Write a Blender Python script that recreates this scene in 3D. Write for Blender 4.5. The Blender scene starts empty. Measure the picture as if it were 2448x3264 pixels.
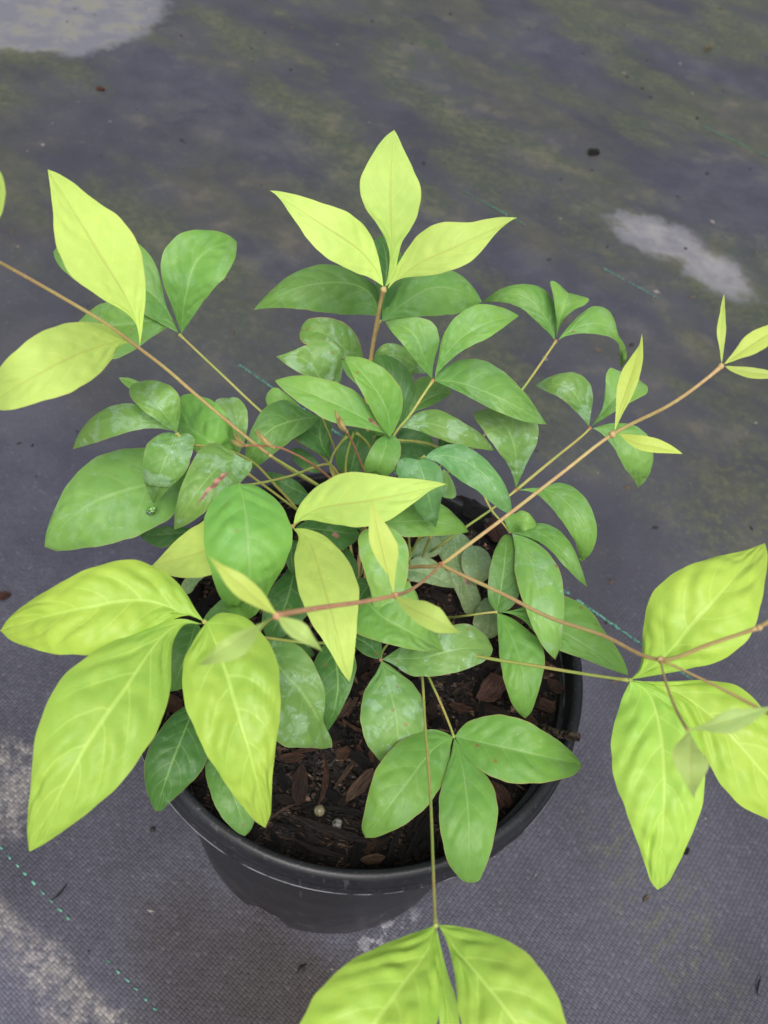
import bpy, bmesh, math, random
import numpy as np
from mathutils import Vector, Matrix, noise
R = math.radians
random.seed(7)
scene = bpy.context.scene
col = scene.collection

# ------------------------------------------------------------------ camera
cam_data = bpy.data.cameras.new('camera')
cam = bpy.data.objects.new('camera', cam_data); col.objects.link(cam)
cam.matrix_world = Matrix(((0.98113, -0.19337, 0.0, -0.00184),
                           (0.15240, 0.77326, -0.61550, -0.20912),
                           (0.11902, 0.60389, 0.78813, 0.56396),
                           (0, 0, 0, 1)))
cam_data.sensor_fit = 'VERTICAL'
cam_data.sensor_height = 4.8; cam_data.sensor_width = 3.6
cam_data.lens = 4.149
cam_data.clip_start = 0.01; cam_data.clip_end = 100
cam_data.dof.use_dof = True
cam_data.dof.focus_distance = 0.37
cam_data.dof.aperture_fstop = 2.1
scene.camera = cam

# ------------------------------------------------------------------ overcast daylight
SUN_EL, SUN_AZ = R(60), R(170)          # azimuth measured from +y towards +x
world = bpy.data.worlds.new('World'); scene.world = world; world.use_nodes = True
wn = world.node_tree.nodes; wl = world.node_tree.links
bg = wn['Background']
sky = wn.new('ShaderNodeTexSky'); sky.sky_type = 'NISHITA'; sky.sun_disc = False
sky.sun_elevation = SUN_EL; sky.sun_rotation = SUN_AZ
sky.dust_density = 6.0; sky.air_density = 1.0
hsv = wn.new('ShaderNodeHueSaturation'); hsv.inputs['Saturation'].default_value = 0.58
wl.new(sky.outputs[0], hsv.inputs['Color']); wl.new(hsv.outputs[0], bg.inputs[0])
bg.inputs[1].default_value = 0.105
sun_data = bpy.data.lights.new('sun', 'SUN'); sun_data.energy = 1.5; sun_data.angle = R(30)
sun_data.color = (1.0, 0.98, 0.95)
sun = bpy.data.objects.new('sun', sun_data); col.objects.link(sun)
sd = Vector((math.sin(SUN_AZ)*math.cos(SUN_EL), math.cos(SUN_AZ)*math.cos(SUN_EL), math.sin(SUN_EL)))
sun.rotation_euler = sd.to_track_quat('Z', 'Y').to_euler()
sun.location = sd*3
scene.view_settings.view_transform = 'Standard'
scene.view_settings.look = 'None'
scene.view_settings.gamma = 1
scene.view_settings.exposure = 0.36
scene.view_settings.use_curve_mapping = False

# ------------------------------------------------------------------ helpers
def tag(o, label=None, cat=None, group=None, kind=None):
    if label: o['label'] = label
    if cat: o['category'] = cat
    if group: o['group'] = group
    if kind: o['kind'] = kind
    return o
def mesh_obj(name, verts, faces, mat, parent=None, loc=(0, 0, 0), smooth=True, uvs=None):
    me = bpy.data.meshes.new(name)
    me.from_pydata([tuple(v) for v in verts], [], faces)
    if uvs is not None:
        uvl = me.uv_layers.new(name='UVMap')
        for lp in me.loops: uvl.data[lp.index].uv = uvs[lp.vertex_index]
    if smooth: me.polygons.foreach_set('use_smooth', [True]*len(me.polygons))
    me.update()
    if mat: me.materials.append(mat)
    o = bpy.data.objects.new(name, me); col.objects.link(o)
    o.parent = parent; o.location = loc
    return o
def catmull(P, n):
    P = np.asarray(P, float); m = len(P)
    if m == 2: return np.linspace(P[0], P[1], n)
    d = np.r_[0, np.cumsum(np.sqrt(np.linalg.norm(np.diff(P, axis=0), axis=1)+1e-9))]
    T = np.zeros_like(P)
    for i in range(1, m-1):
        h0, h1 = d[i]-d[i-1], d[i+1]-d[i]
        T[i] = ((P[i]-P[i-1])/h0*h1+(P[i+1]-P[i])/h1*h0)/(h0+h1)
    T[0] = 2*(P[1]-P[0])/(d[1]-d[0])-T[1]; T[-1] = 2*(P[-1]-P[-2])/(d[-1]-d[-2])-T[-2]
    return herm(P, T, d, np.linspace(0, d[-1], n))
def herm(P, T, d, uu):
    out = []
    for u in uu:
        i = int(min(np.searchsorted(d, u, side='right')-1, len(P)-2)); h = d[i+1]-d[i]; s = (u-d[i])/h
        out.append((2*s**3-3*s*s+1)*P[i]+(s**3-2*s*s+s)*h*T[i]+(-2*s**3+3*s*s)*P[i+1]+(s**3-s*s)*h*T[i+1])
    return np.array(out)
def resample(P, d, uu):
    """cubic through points P at parameters d, read at uu"""
    T = np.gradient(P, d, axis=0)
    return herm(P, T, d, uu)
def unit(v): return v/(np.linalg.norm(v)+1e-12)
def tube(P, rads, sides=8, cap=True):
    """verts and faces of a round tube along P"""
    P = np.asarray(P, float); n = len(P); V = []; Fc = []
    T = np.gradient(P, axis=0)
    a = np.array([0.3, 0.2, 1.0]); A = None
    for i in range(n):
        t = unit(T[i])
        A = unit(a-t*(a@t)) if A is None else unit(A-t*(A@t))
        B = np.cross(t, A)
        for k in range(sides):
            an = 2*math.pi*k/sides
            V.append(P[i]+rads[i]*(math.cos(an)*A+math.sin(an)*B))
    for i in range(n-1):
        for k in range(sides):
            k2 = (k+1) % sides
            Fc.append((i*sides+k, i*sides+k2, (i+1)*sides+k2, (i+1)*sides+k))
    if cap:
        Fc.append(tuple(range(sides-1, -1, -1))); Fc.append(tuple((n-1)*sides+k for k in range(sides)))
    return V, Fc
def merge(parts):
    V = []; Fc = []
    for v, f in parts:
        b = len(V); V += list(v); Fc += [tuple(i+b for i in q) for q in f]
    return V, Fc

# ------------------------------------------------------------------ node helpers
class NB:
    def __init__(s, name):
        s.mat = bpy.data.materials.new(name); s.mat.use_nodes = True
        s.t = s.mat.node_tree; s.n = s.t.nodes; s.l = s.t.links
        s.bsdf = s.n['Principled BSDF']; s.out = s.n['Material Output']
    def new(s, t): return s.n.new(t)
    def put(s, sock, v):
        if isinstance(v, bpy.types.NodeSocket): s.l.new(v, sock)
        else: sock.default_value = v
    def m(s, op, a, b=0.0, c=None, clamp=False):
        q = s.new('ShaderNodeMath'); q.operation = op; q.use_clamp = clamp
        s.put(q.inputs[0], a); s.put(q.inputs[1], b)
        if c is not None: s.put(q.inputs[2], c)
        return q.outputs[0]
    def step(s, x, lo, hi, a=0.0, b=1.0):
        q = s.new('ShaderNodeMapRange'); q.interpolation_type = 'SMOOTHSTEP'
        s.put(q.inputs['Value'], x)
        q.inputs['From Min'].default_value = lo; q.inputs['From Max'].default_value = hi
        q.inputs['To Min'].default_value = a; q.inputs['To Max'].default_value = b
        return q.outputs[0]
    def noise(s, vec, scale, detail=4, rough=.55, dist=0.0, out=0, w=None):
        q = s.new('ShaderNodeTexNoise')
        if w is not None: q.noise_dimensions = '4D'; s.put(q.inputs['W'], w)
        q.inputs['Scale'].default_value = scale; q.inputs['Detail'].default_value = detail
        q.inputs['Roughness'].default_value = rough; q.inputs['Distortion'].default_value = dist
        if vec is not None: s.l.new(vec, q.inputs['Vector'])
        return q.outputs[out]
    def mix(s, f, a, b, mode='MIX'):
        q = s.new('ShaderNodeMix'); q.data_type = 'RGBA'; q.blend_type = mode
        s.put(q.inputs[0], f)
        for k, v in ((6, a), (7, b)):
            if isinstance(v, tuple) and len(v) == 3: v = v+(1,)
            s.put(q.inputs[k], v)
        return q.outputs[2]
    def bump(s, h, strength, dist, normal=None):
        q = s.new('ShaderNodeBump'); q.inputs['Strength'].default_value = strength
        q.inputs['Distance'].default_value = dist; s.l.new(h, q.inputs['Height'])
        if normal is not None: s.l.new(normal, q.inputs['Normal'])
        return q.outputs[0]
    def coord(s, which='Object'): return s.new('ShaderNodeTexCoord').outputs[which]
    def mapping(s, v, loc=(0, 0, 0), rot=(0, 0, 0), scale=(1, 1, 1)):
        q = s.new('ShaderNodeMapping'); s.l.new(v, q.inputs[0])
        q.inputs[1].default_value = loc; q.inputs[2].default_value = rot; q.inputs[3].default_value = scale
        return q.outputs[0]
    def sep(s, v):
        q = s.new('ShaderNodeSeparateXYZ'); s.l.new(v, q.inputs[0]); return q.outputs
    def attr(s, name):
        q = s.new('ShaderNodeAttribute'); q.attribute_type = 'OBJECT'; q.attribute_name = name
        return q.outputs['Fac']

def srgb(r, g, b):
    f = lambda c: (c/255/12.92 if c/255 <= .04045 else ((c/255+.055)/1.055)**2.4)
    return (f(r), f(g), f(b))

# ------------------------------------------------------------------ leaf material
def leaf_material(name, transl, rough, veincol, vein_amt, midcol, mid_amt, spec, basecol, edgecol):
    b = NB(name)
    oi = b.new('ShaderNodeObjectInfo')
    base = oi.outputs['Color']; rnd = oi.outputs['Random']
    uv = b.coord('UV'); x, y, _ = b.sep(uv)
    va = b.new('ShaderNodeVectorMath'); va.operation = 'MULTIPLY_ADD'   # every leaf reads its own piece of the noise
    b.l.new(rnd, va.inputs[0]); va.inputs[1].default_value = (7.3, 3.1, 5.7); b.l.new(b.coord('Object'), va.inputs[2])
    obj = va.outputs[0]
    s = b.m('MULTIPLY', b.m('ABSOLUTE', b.m('SUBTRACT', y, .5)), 2.0)
    side = b.m('GREATER_THAN', y, .5)
    n1 = b.noise(obj, 60, 2, .5)
    n2 = b.noise(obj, 230, 3, .6)
    hz = b.noise(obj, 125, 4, .62, .5)
    # pinnate side veins that sweep towards the tip
    ph = b.m('MULTIPLY', b.m('SUBTRACT', x, b.m('MULTIPLY', b.m('POWER', s, 1.2), .30)), b.attr('veins'))
    ph = b.m('ADD', ph, b.m('ADD', b.m('MULTIPLY', side, b.attr('vein_r')), b.m('MULTIPLY', b.m('SUBTRACT', 1.0, side), b.attr('vein_l'))))
    ph = b.m('MULTIPLY_ADD', b.m('SUBTRACT', n2, .5), .16, ph)
    fr = b.m('ABSOLUTE', b.m('SUBTRACT', b.m('FRACT', ph), .5))
    vein = b.m('MULTIPLY', b.step(fr, .43, .5), b.step(s, .35, .9, 1.0, 0.0))
    mid = b.m('MULTIPLY', b.step(s, .015, .05, 1.0, 0.0), b.step(x, .55, 1.0, 1.0, .35))
    c = b.mix(b.m('MULTIPLY', b.step(b.m('ADD', b.m('MULTIPLY', x, .6), b.m('MULTIPLY', n1, .8)), .35, .95), .75), b.mix(1.0, base, basecol, 'MULTIPLY'), b.mix(1.0, base, edgecol, 'MULTIPLY'))
    c = b.mix(b.m('MULTIPLY', b.step(n2, .45, .72), .30), c, b.mix(1.0, base, (1.22, 1.12, 1.0), 'MULTIPLY'))
    c = b.mix(b.m('MULTIPLY', vein, vein_amt), c, veincol)
    c = b.mix(b.m('MULTIPLY', mid, mid_amt), c, midcol)
    # waxy bloom and dried spray residue
    bl = b.attr('bloom')
    hzm = b.m('MULTIPLY', b.m('ADD', b.m('MULTIPLY', b.step(hz, .46, .66), .6), b.m('MULTIPLY', b.step(hz, .545, .565), .4)), bl)
    c = b.mix(b.m('MULTIPLY', hzm, .7), c, srgb(170, 204, 176))
    crust = b.noise(obj, 480, 2, .6, 1.0)
    cr = b.m('MULTIPLY', b.m('MULTIPLY', b.step(crust, .62, .68), b.step(hz, .46, .60)), bl)
    c = b.mix(b.m('MULTIPLY', cr, .85), c, srgb(196, 216, 200))
    c = b.mix(b.m('MULTIPLY', b.step(crust, .5, .6), b.attr('mottle')), c, srgb(172, 188, 140))
    # reddish freckles, blotch
    fv = b.new('ShaderNodeTexVoronoi'); fv.inputs['Scale'].default_value = 150
    b.l.new(obj, fv.inputs['Vector'])
    fs = b.sep(fv.outputs['Color'])[0]
    fk = b.m('MULTIPLY', b.step(fv.outputs['Distance'], .10, .17, 1.0, 0.0), b.m('GREATER_THAN', fs, .85))
    c = b.mix(b.m('MULTIPLY', fk, b.attr('freckle')), c, srgb(150, 92, 62))
    dx = b.m('SUBTRACT', x, b.attr('blotch_u')); dy = b.m('SUBTRACT', y, b.attr('blotch_v'))
    wx = b.m('MULTIPLY', b.m('SUBTRACT', n2, .5), .22)
    dd = b.m('SQRT', b.m('ADD', b.m('POWER', b.m('DIVIDE', b.m('ADD', dx, wx), b.attr('blotch_a')), 2.0), b.m('POWER', b.m('DIVIDE', b.m('ADD', dy, b.m('MULTIPLY', wx, .8)), b.attr('blotch_b')), 2.0)))
    c = b.mix(b.m('MULTIPLY', b.step(dd, .5, 1.1, 1.0, 0.0), b.attr('blotch')), c, b.mix(b.step(n2, .4, .6), srgb(140, 80, 80), srgb(205, 150, 140)))
    # browned tip
    c = b.mix(b.m('MULTIPLY', b.m('MULTIPLY', b.step(b.m('MULTIPLY_ADD', n2, .03, x), .985, 1.01), b.attr('rim')), 1.0), c, srgb(138, 96, 62))
    # thin rim along the margin
    c = b.mix(b.m('MULTIPLY', b.step(s, .955, .99), b.attr('rim')), c, srgb(196, 148, 110))
    b.l.new(c, b.bsdf.inputs['Base Color'])
    b.l.new(b.m('ADD', b.m('MULTIPLY', b.m('SUBTRACT', hz, .5), .5), rough), b.bsdf.inputs['Roughness'])
    b.bsdf.inputs['Specular IOR Level'].default_value = spec
    nrm = b.bump(b.m('SUBTRACT', n2, b.m('MULTIPLY', mid, .6)), .35, .0006)
    b.l.new(nrm, b.bsdf.inputs['Normal'])
    tr = b.new('ShaderNodeBsdfTranslucent')
    b.l.new(b.mix(1.0, c, (1.05, 1.03, .75), 'MULTIPLY'), tr.inputs['Color']); b.l.new(nrm, tr.inputs['Normal'])
    mx = b.new('ShaderNodeMixShader'); mx.inputs[0].default_value = transl
    b.l.new(b.bsdf.outputs[0], mx.inputs[1]); b.l.new(tr.outputs[0], mx.inputs[2])
    b.l.new(mx.outputs[0], b.out.inputs['Surface'])
    return b.mat
M_green = leaf_material('mature_leaf', .16, .47, srgb(146, 184, 106), .34, srgb(150, 190, 112), .5, .34, (.82, .93, .90), (1.14, 1.07, .92))
M_lime = leaf_material('lime_leaf', .28, .58, srgb(220, 236, 140), .28, srgb(186, 196, 100), .5, .25, (.90, .95, .85), (1.03, 1.02, 1.05))
M_chart = leaf_material('chartreuse_leaf', .24, .46, srgb(206, 236, 122), .34, srgb(204, 236, 120), .55, .32, (.80, .93, .85), (1.08, 1.04, 1.0))
M_young = leaf_material('young_leaf', .32, .5, srgb(190, 200, 110), .12, srgb(168, 156, 96), .5, .3, (1, 1, 1), (1, 1, 1))
# class: material, base colour, bloom, freckle, mottle, rim
CLS = {
 'lime':    (M_lime,  srgb(202, 230, 122), 0, .0, 0, .22),
 'chart':   (M_chart, srgb(174, 207, 88),  0, .0, 0, .08),
 'green':   (M_green, srgb(118, 164, 82),  .18, .35, 0, .15),
 'lgreen':  (M_green, srgb(126, 180, 84),  .08, .20, 0, .10),
 'mgreen':  (M_green, srgb(118, 166, 80),  .12, .55, 0, .40),
 'mdgreen': (M_green, srgb(99, 143, 71),   .12, .3, 0, .2),
 'dgreen':  (M_green, srgb(78, 124, 64),   .12, .4, 0, .3),  # shade on inner and lower leaves is painted into this darker green
 'haze':    (M_green, srgb(119, 160, 86),  .55, .4, 0, .25),
 'glau':    (M_green, srgb(108, 155, 94),  .30, .15, 0, .05),
 'pale':    (M_green, srgb(138, 182, 100), .40, .7, 0, .5),
 'old':     (M_green, srgb(126, 152, 108),  .3, .5, .3, .5),
 'young':   (M_young, srgb(192, 216, 108), 0, .1, 0, .3),
 'youngd':  (M_young, srgb(180, 208, 118), 0, .1, 0, .3),
}
def stem_material(name, c1, c2, c3):
    b = NB(name)
    o = b.coord('Object')
    n = b.noise(o, 60, 3); n2 = b.noise(b.mapping(o, scale=(1, 1, 1)), 500, 3)
    c = b.mix(b.step(n, .38, .62), c1, c2); c = b.mix(b.m('MULTIPLY', b.step(n2, .5, .7), .5), c, c3)
    b.l.new(c, b.bsdf.inputs['Base Color']); b.bsdf.inputs['Roughness'].default_value = .5
    b.l.new(b.bump(n2, .3, .0003), b.bsdf.inputs['Normal'])
    return b.mat
STM = {'petiole': stem_material('petiole', srgb(150, 170, 84), srgb(176, 168, 96), srgb(176, 140, 88)),
       'tan': stem_material('tan_stem', srgb(182, 164, 106), srgb(184, 152, 106), srgb(200, 184, 124)),
       'pink': stem_material('pink_stem', srgb(196, 148, 112), srgb(186, 132, 108), srgb(204, 176, 120)),
       'red': stem_material('red_stem', srgb(180, 122, 98), srgb(166, 120, 90), srgb(196, 150, 120)),
       'bud': stem_material('bud', srgb(200, 180, 118), srgb(196, 160, 116), srgb(190, 132, 100)),
       'node': stem_material('node', srgb(172, 104, 76), srgb(184, 128, 90), srgb(170, 144, 90))}

# ------------------------------------------------------------------ ground: woven weed mat
def ground_material():
    b = NB('woven_weed_mat')
    o = b.coord('Object')
    # thread frame: x along the marker threads (30 degrees clockwise from +x)
    t = b.mapping(o, rot=(0, 0, R(30)))
    warp = b.noise(o, 30, 1, out=1)
    q = b.new('ShaderNodeVectorMath'); q.operation = 'MULTIPLY_ADD'
    b.l.new(warp, q.inputs[0]); q.inputs[1].default_value = (.004, .004, 0); b.l.new(t, q.inputs[2])
    tx, ty, _ = b.sep(q.outputs[0]); tt = q.outputs[0]
    PX, PY = .0027, .0018
    sx = b.m('DIVIDE', tx, PX); sy = b.m('DIVIDE', ty, PY)
    ix = b.m('FLOOR', sx); iy = b.m('FLOOR', sy)
    fx = b.m('ABSOLUTE', b.m('SUBTRACT', b.m('FRACT', sx), .5)); fy = b.m('ABSOLUTE', b.m('SUBTRACT', b.m('FRACT', sy), .5))
    par = b.m('ABSOLUTE', b.m('MODULO', b.m('ADD', ix, iy), 2.0))
    crown = b.m('MULTIPLY', b.step(fx, .25, .5, 1, 0), b.step(fy, .25, .5, 1, 0))
    h = b.m('MULTIPLY', crown, b.m('ADD', .35, b.m('MULTIPLY', par, .65)))
    wn_ = b.new('ShaderNodeTexWhiteNoise'); wn_.noise_dimensions = '2D'
    cmb = b.new('ShaderNodeCombineXYZ'); b.l.new(ix, cmb.inputs[0]); b.l.new(iy, cmb.inputs[1])
    b.l.new(cmb.outputs[0], wn_.inputs['Vector']); cell = wn_.outputs['Value']
    ox, oy, _ = b.sep(o)
    # wobble used by every stain outline
    nA = b.noise(o, 7, 3, .6); nB = b.noise(o, 24, 4, .65); nC = b.noise(o, 120, 3, .65)
    nS = b.noise(b.mapping(tt, scale=(1, 2.2, 1)), 3.0, 4, .58)
    nS2 = b.noise(b.mapping(tt, loc=(3, 1, 0), scale=(1, 1.9, 1)), 3.6, 5, .6)
    wob = b.m('ADD', b.m('MULTIPLY', b.m('SUBTRACT', nB, .5), 1.0), b.m('MULTIPLY', b.m('SUBTRACT', nC, .5), .35))
    def ell(cx, cy, rx, ry, ang=0, soft=.25, amp=1.0):
        dx = b.m('SUBTRACT', ox, cx); dy = b.m('SUBTRACT', oy, cy)
        ca, sa = math.cos(R(ang)), math.sin(R(ang))
        u = b.m('ADD', b.m('MULTIPLY', dx, ca/rx), b.m('MULTIPLY', dy, sa/rx))
        v = b.m('SUBTRACT', b.m('MULTIPLY', dy, ca/ry), b.m('MULTIPLY', dx, sa/ry))
        d = b.m('SQRT', b.m('ADD', b.m('MULTIPLY', u, u), b.m('MULTIPLY', v, v)))
        d = b.m('MULTIPLY_ADD', wob, amp, d)
        return b.step(d, 1-soft, 1+soft, 1.0, 0.0)
    K = lambda r_, g_, b_: srgb(r_*.89, g_*.90, b_*.91)
    c = b.mix(b.step(nA, .3, .7), K(72, 71, 80), K(90, 89, 100))
    # algae film over the far half and to the right
    far = b.step(b.m('MULTIPLY_ADD', ox, .15, oy), .14, .5)
    alg = b.m('MULTIPLY', b.step(nS, .46, .60), far)
    alg2 = b.m('MULTIPLY', b.step(nS2, .45, .60), b.m('MULTIPLY_ADD', far, .9, .02))
    c = b.mix(b.m('MULTIPLY', far, .55), c, b.mix(b.step(nA, .35, .65), K(64, 65, 72), K(78, 79, 80)))
    c = b.mix(b.m('MULTIPLY', alg, .75), c, b.mix(b.step(nB, .3, .7), K(76, 78, 70), K(98, 95, 82)))
    c = b.mix(b.m('MULTIPLY', alg2, .8), c, b.mix(b.step(b.m('MULTIPLY_ADD', nC, .6, b.m('MULTIPLY', nB, .4)), .42, .62), K(76, 84, 68), K(102, 104, 76)))
    tanm = b.m('MULTIPLY', b.step(b.m('ADD', nB, b.m('MULTIPLY', nA, .5)), .82, .95), far)
    c = b.mix(b.m('MULTIPLY', tanm, .25), c, K(124, 117, 102))
    # algae clumps beside the right-hand leaves and at lower right
    for e in ((.30, .30, .07, .10, 0), (.215, -.03, .07, .03, -55)):
        c = b.mix(b.m('MULTIPLY', b.m('MULTIPLY', ell(*e, soft=.5), b.step(nC, .45, .66)), .42), c, K(106, 108, 76))
    # cleaner dark patches
    for e in ((-.30, .78, .20, .06, -32), (.36, .80, .13, .09, -20), (.14, .57, .14, .035, -30), (-.02, .62, .07, .035, -30), (-.25, .17, .13, .08, 10), (.12, 1.10, .07, .05, 0), (-.13, .50, .09, .025, -30), (.3,1.15,.12,.03,-30)):
        c = b.mix(b.m('MULTIPLY', ell(*e, soft=.45), .65), c, b.mix(b.step(nB, .3, .7), K(68, 68, 82), K(86, 86, 98)))
    # chalky dry patches
    pale = ell(-.575, .965, .155, .15, 0, .10, .5)
    pc = b.mix(b.step(nB, .42, .62), K(126, 125, 132), K(148, 145, 148))
    pc = b.mix(b.m('MULTIPLY', b.step(nB, .46, .62), .5), pc, K(136, 136, 104))
    c = b.mix(pale, c, pc)
    p2 = b.m('MAXIMUM', ell(.246, .692, .055, .032, -20, .4, 2.2), ell(.303, .652, .046, .030, -48, .4, 2.2))
    c = b.mix(b.m('MULTIPLY', p2, .85), c, b.mix(b.step(nB, .3, .7), K(132, 130, 138), K(172, 168, 166)))
    # dried mud along the near marker thread
    for e in ((-.175, -.112, .055, .012, -30), (-.10, -.155, .06, .016, -32), (-.205, -.045, .03, .035, -30)):
        c = b.mix(b.m('MULTIPLY', b.m('MULTIPLY', ell(*e, soft=.22, amp=2.2), b.m('MULTIPLY', b.m('MULTIPLY_ADD', cell, .5, .5), b.step(b.m('MULTIPLY_ADD', nC, .5, b.m('MULTIPLY', nB, .5)), .40, .52, .15, 1.0))), .72), c, b.mix(b.step(nC, .4, .6), K(124, 121, 120), K(166, 158, 150)))
    c = b.mix(b.m('MULTIPLY', ell(-.19, -.16, .08, .05, -30, .5), .5), c, K(116, 114, 130))
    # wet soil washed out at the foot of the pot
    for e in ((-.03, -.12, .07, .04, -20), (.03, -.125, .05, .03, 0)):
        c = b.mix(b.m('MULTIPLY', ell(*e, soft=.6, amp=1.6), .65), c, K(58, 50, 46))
    spl = b.m('MULTIPLY', ell(.048, -.079, .022, .006, 38, .5, 1.6), b.step(nC, .5, .58))
    c = b.mix(b.m('MULTIPLY', spl, .35), c, K(205, 202, 204))
    # single tapes differ, the gaps between crowns are darkened, a few crowns are scuffed pale
    near = b.step(oy, .02, .34, 1.0, .22)
    c = b.mix(b.m('MULTIPLY', b.m('MULTIPLY', cell, near), .5), c, b.mix(1.0, c, (1.7, 1.7, 1.7), 'MULTIPLY'))
    c = b.mix(b.m('MULTIPLY', b.step(crown, .0, .5, .45, 0.0), near), c, b.mix(1.0, c, (.35, .34, .34), 'MULTIPLY'))
    c = b.mix(b.m('MULTIPLY', b.m('GREATER_THAN', cell, .98), .05), c, K(190, 188, 186))
    b.l.new(c, b.bsdf.inputs['Base Color'])
    b.l.new(b.m('MULTIPLY_ADD', nB, .3, .36), b.bsdf.inputs['Roughness'])
    b.bsdf.inputs['Specular IOR Level'].default_value = .35
    b.l.new(b.bump(b.m('MULTIPLY_ADD', nC, 1.6, b.m('MULTIPLY', h, b.step(oy, .02, .34, 1.0, .25))), .5, .0007), b.bsdf.inputs['Normal'])
    return b.mat
GS = 30.0
nG = 60
rs = np.random.RandomState(3)
gv = []; gf = []
for j in range(nG+1):
    for i in range(nG+1):
        gx, gy = -GS+2*GS*i/nG, -GS+2*GS*j/nG
        gv.append((gx, gy, 0.0))
for j in range(nG):
    for i in range(nG):
        a = j*(nG+1)+i; gf.append((a, a+1, a+nG+2, a+nG+1))
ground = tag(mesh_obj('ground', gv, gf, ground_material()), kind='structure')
# green marker threads woven into the mat, as lines of small stitches
def thread_material():
    b = NB('marker_thread'); o = b.coord('Object'); n = b.noise(o, 300, 3); nb_ = b.noise(o, 14, 4)
    c = b.mix(b.step(n, .35, .65), srgb(56, 116, 100), srgb(104, 172, 148))
    c = b.mix(b.m('MULTIPLY', b.step(nb_, .42, .62), .75), c, srgb(78, 84, 80))
    b.l.new(c, b.bsdf.inputs['Base Color']); b.bsdf.inputs['Roughness'].default_value = .4
    return b.mat
M_thread = thread_material()
dvec = np.array([math.cos(R(-30)), math.sin(R(-30)), 0]); nvec = np.array([.5, .8660254, 0])
for off, a0, a1, stp, ln, wd in ((-.158, -.22, .20, .0074, .0030, .0012), (.2375, -.315, .23, .0033, .0034, .0016), (.622, -.345, -.255, .0042, .0036, .0014), (.622, -.15, -.085, .0042, .0036, .0014), (.996, -.25, .3, .0042, .0037, .0014)):
    parts = []; u = a0
    while u < a1:
        l2 = ln*random.uniform(.7, 1.1)/2; w2 = wd*random.uniform(.8, 1.1)/2
        if random.random() < .92 and (off > 0 or noise.noise((u*30, 4.2, 1.1)) > -.22):
            c0 = dvec*u+nvec*(off+random.uniform(-.0003, .0003))
            sk = random.uniform(-.25, .45)
            ax = dvec*math.cos(sk)+nvec*math.sin(sk); bx_ = -dvec*math.sin(sk)+nvec*math.cos(sk)
            V = [c0-ax*l2-bx_*w2+(0, 0, .0006), c0+ax*l2-bx_*w2+(0, 0, .0006), c0+ax*l2+bx_*w2+(0, 0, .0006), c0-ax*l2+bx_*w2+(0, 0, .0006),
                 c0-bx_*w2+(0, 0, .0011), c0+bx_*w2+(0, 0, .0011)]
            parts.append((V, [(0, 4, 5, 3), (4, 1, 2, 5)]))
        u += stp*random.uniform(.9, 1.1)
    V, Fc = merge(parts)
    tag(mesh_obj('marker_thread', V, Fc, M_thread, ground, smooth=False), kind='stuff')

# ------------------------------------------------------------------ pot
def pot_material():
    b = NB('black_nursery_plastic')
    o = b.coord('Object'); n = b.noise(o, 40, 4); n2 = b.noise(o, 700, 3)
    x, y, z = b.sep(o)
    c = b.mix(b.step(n, .35, .7), srgb(30, 31, 35), srgb(40, 42, 47))
    dust = b.m('MULTIPLY', b.step(n2, .60, .72), .35); c = b.mix(dust, c, srgb(112, 112, 114))
    # scuffed edge of the lip and mud splash at the foot
    e = b.m('MULTIPLY', b.step(b.m('ABSOLUTE', b.m('SUBTRACT', z, .1800)), .0006, .0014, 1, 0), b.step(b.noise(o, 60, 5, .7), .38, .55))
    c = b.mix(b.m('MULTIPLY', e, .75), c, srgb(168, 168, 170))
    mud = b.m('MULTIPLY', b.step(z, .0, .075, 1, .12), b.step(b.noise(o, 70, 5, .72), .46, .66))
    c = b.mix(b.m('MULTIPLY', mud, .55), c, srgb(92, 84, 76))
    sc = b.noise(b.mapping(o, rot=(.3, .5, 0), scale=(1, 1, .05)), 300, 2)
    c = b.mix(b.m('MULTIPLY', b.step(sc, .68, .74), .25), c, srgb(120, 120, 124))
    b.l.new(c, b.bsdf.inputs['Base Color'])
    b.l.new(b.m('ADD', .30, b.m('MULTIPLY', n, .18)), b.bsdf.inputs['Roughness'])
    b.bsdf.inputs['Specular IOR Level'].default_value = .5
    b.l.new(b.bump(n2, .15, .0004), b.bsdf.inputs['Normal'])
    return b.mat
M_pot = pot_material()
def lathe(prof, seg=128, notch=None):
    V = []; Fc = []
    for k in range(seg):
        a = 2*math.pi*k/seg
        for (r_, z_) in prof:
            if notch and z_ < .0145: r_, z_ = notch(a, r_, z_)
            V.append((r_*math.cos(a), r_*math.sin(a), z_))
    m = len(prof)
    for k in range(seg):
        k2 = (k+1) % seg
        for i in range(m-1):
            Fc.append((k*m+i, k2*m+i, k2*m+i+1, k*m+i+1))
    return V, Fc
def notch(a, r_, z_):
    # moulded drain notches round the foot
    q = abs(((a-R(-106))/(2*math.pi)*5+.5) % 1-.5)
    k = max(0, min(1, (.13-q)/.07)); k = k*k*(3-2*k)
    return (r_-.003*k, z_ + (.0055*k if z_ < .002 else 0))
pot = bpy.data.objects.new('plant_pot', None); col.objects.link(pot)
tag(pot, 'round black plastic nursery pot with a rolled rim, holding the lime green shrub', 'plant pot')
wall_prof = [(.0, .010), (.080, .010), (.083, .0005), (.0868, .0005), (.0872, .003), (.0880, .012), (.0890, .03), (.0935, .09), (.0975, .15), (.0995, .171), (.1000, .178)]
V, Fc = lathe(wall_prof, 160, notch); mesh_obj('pot_wall', V, Fc, M_pot, pot)
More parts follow.
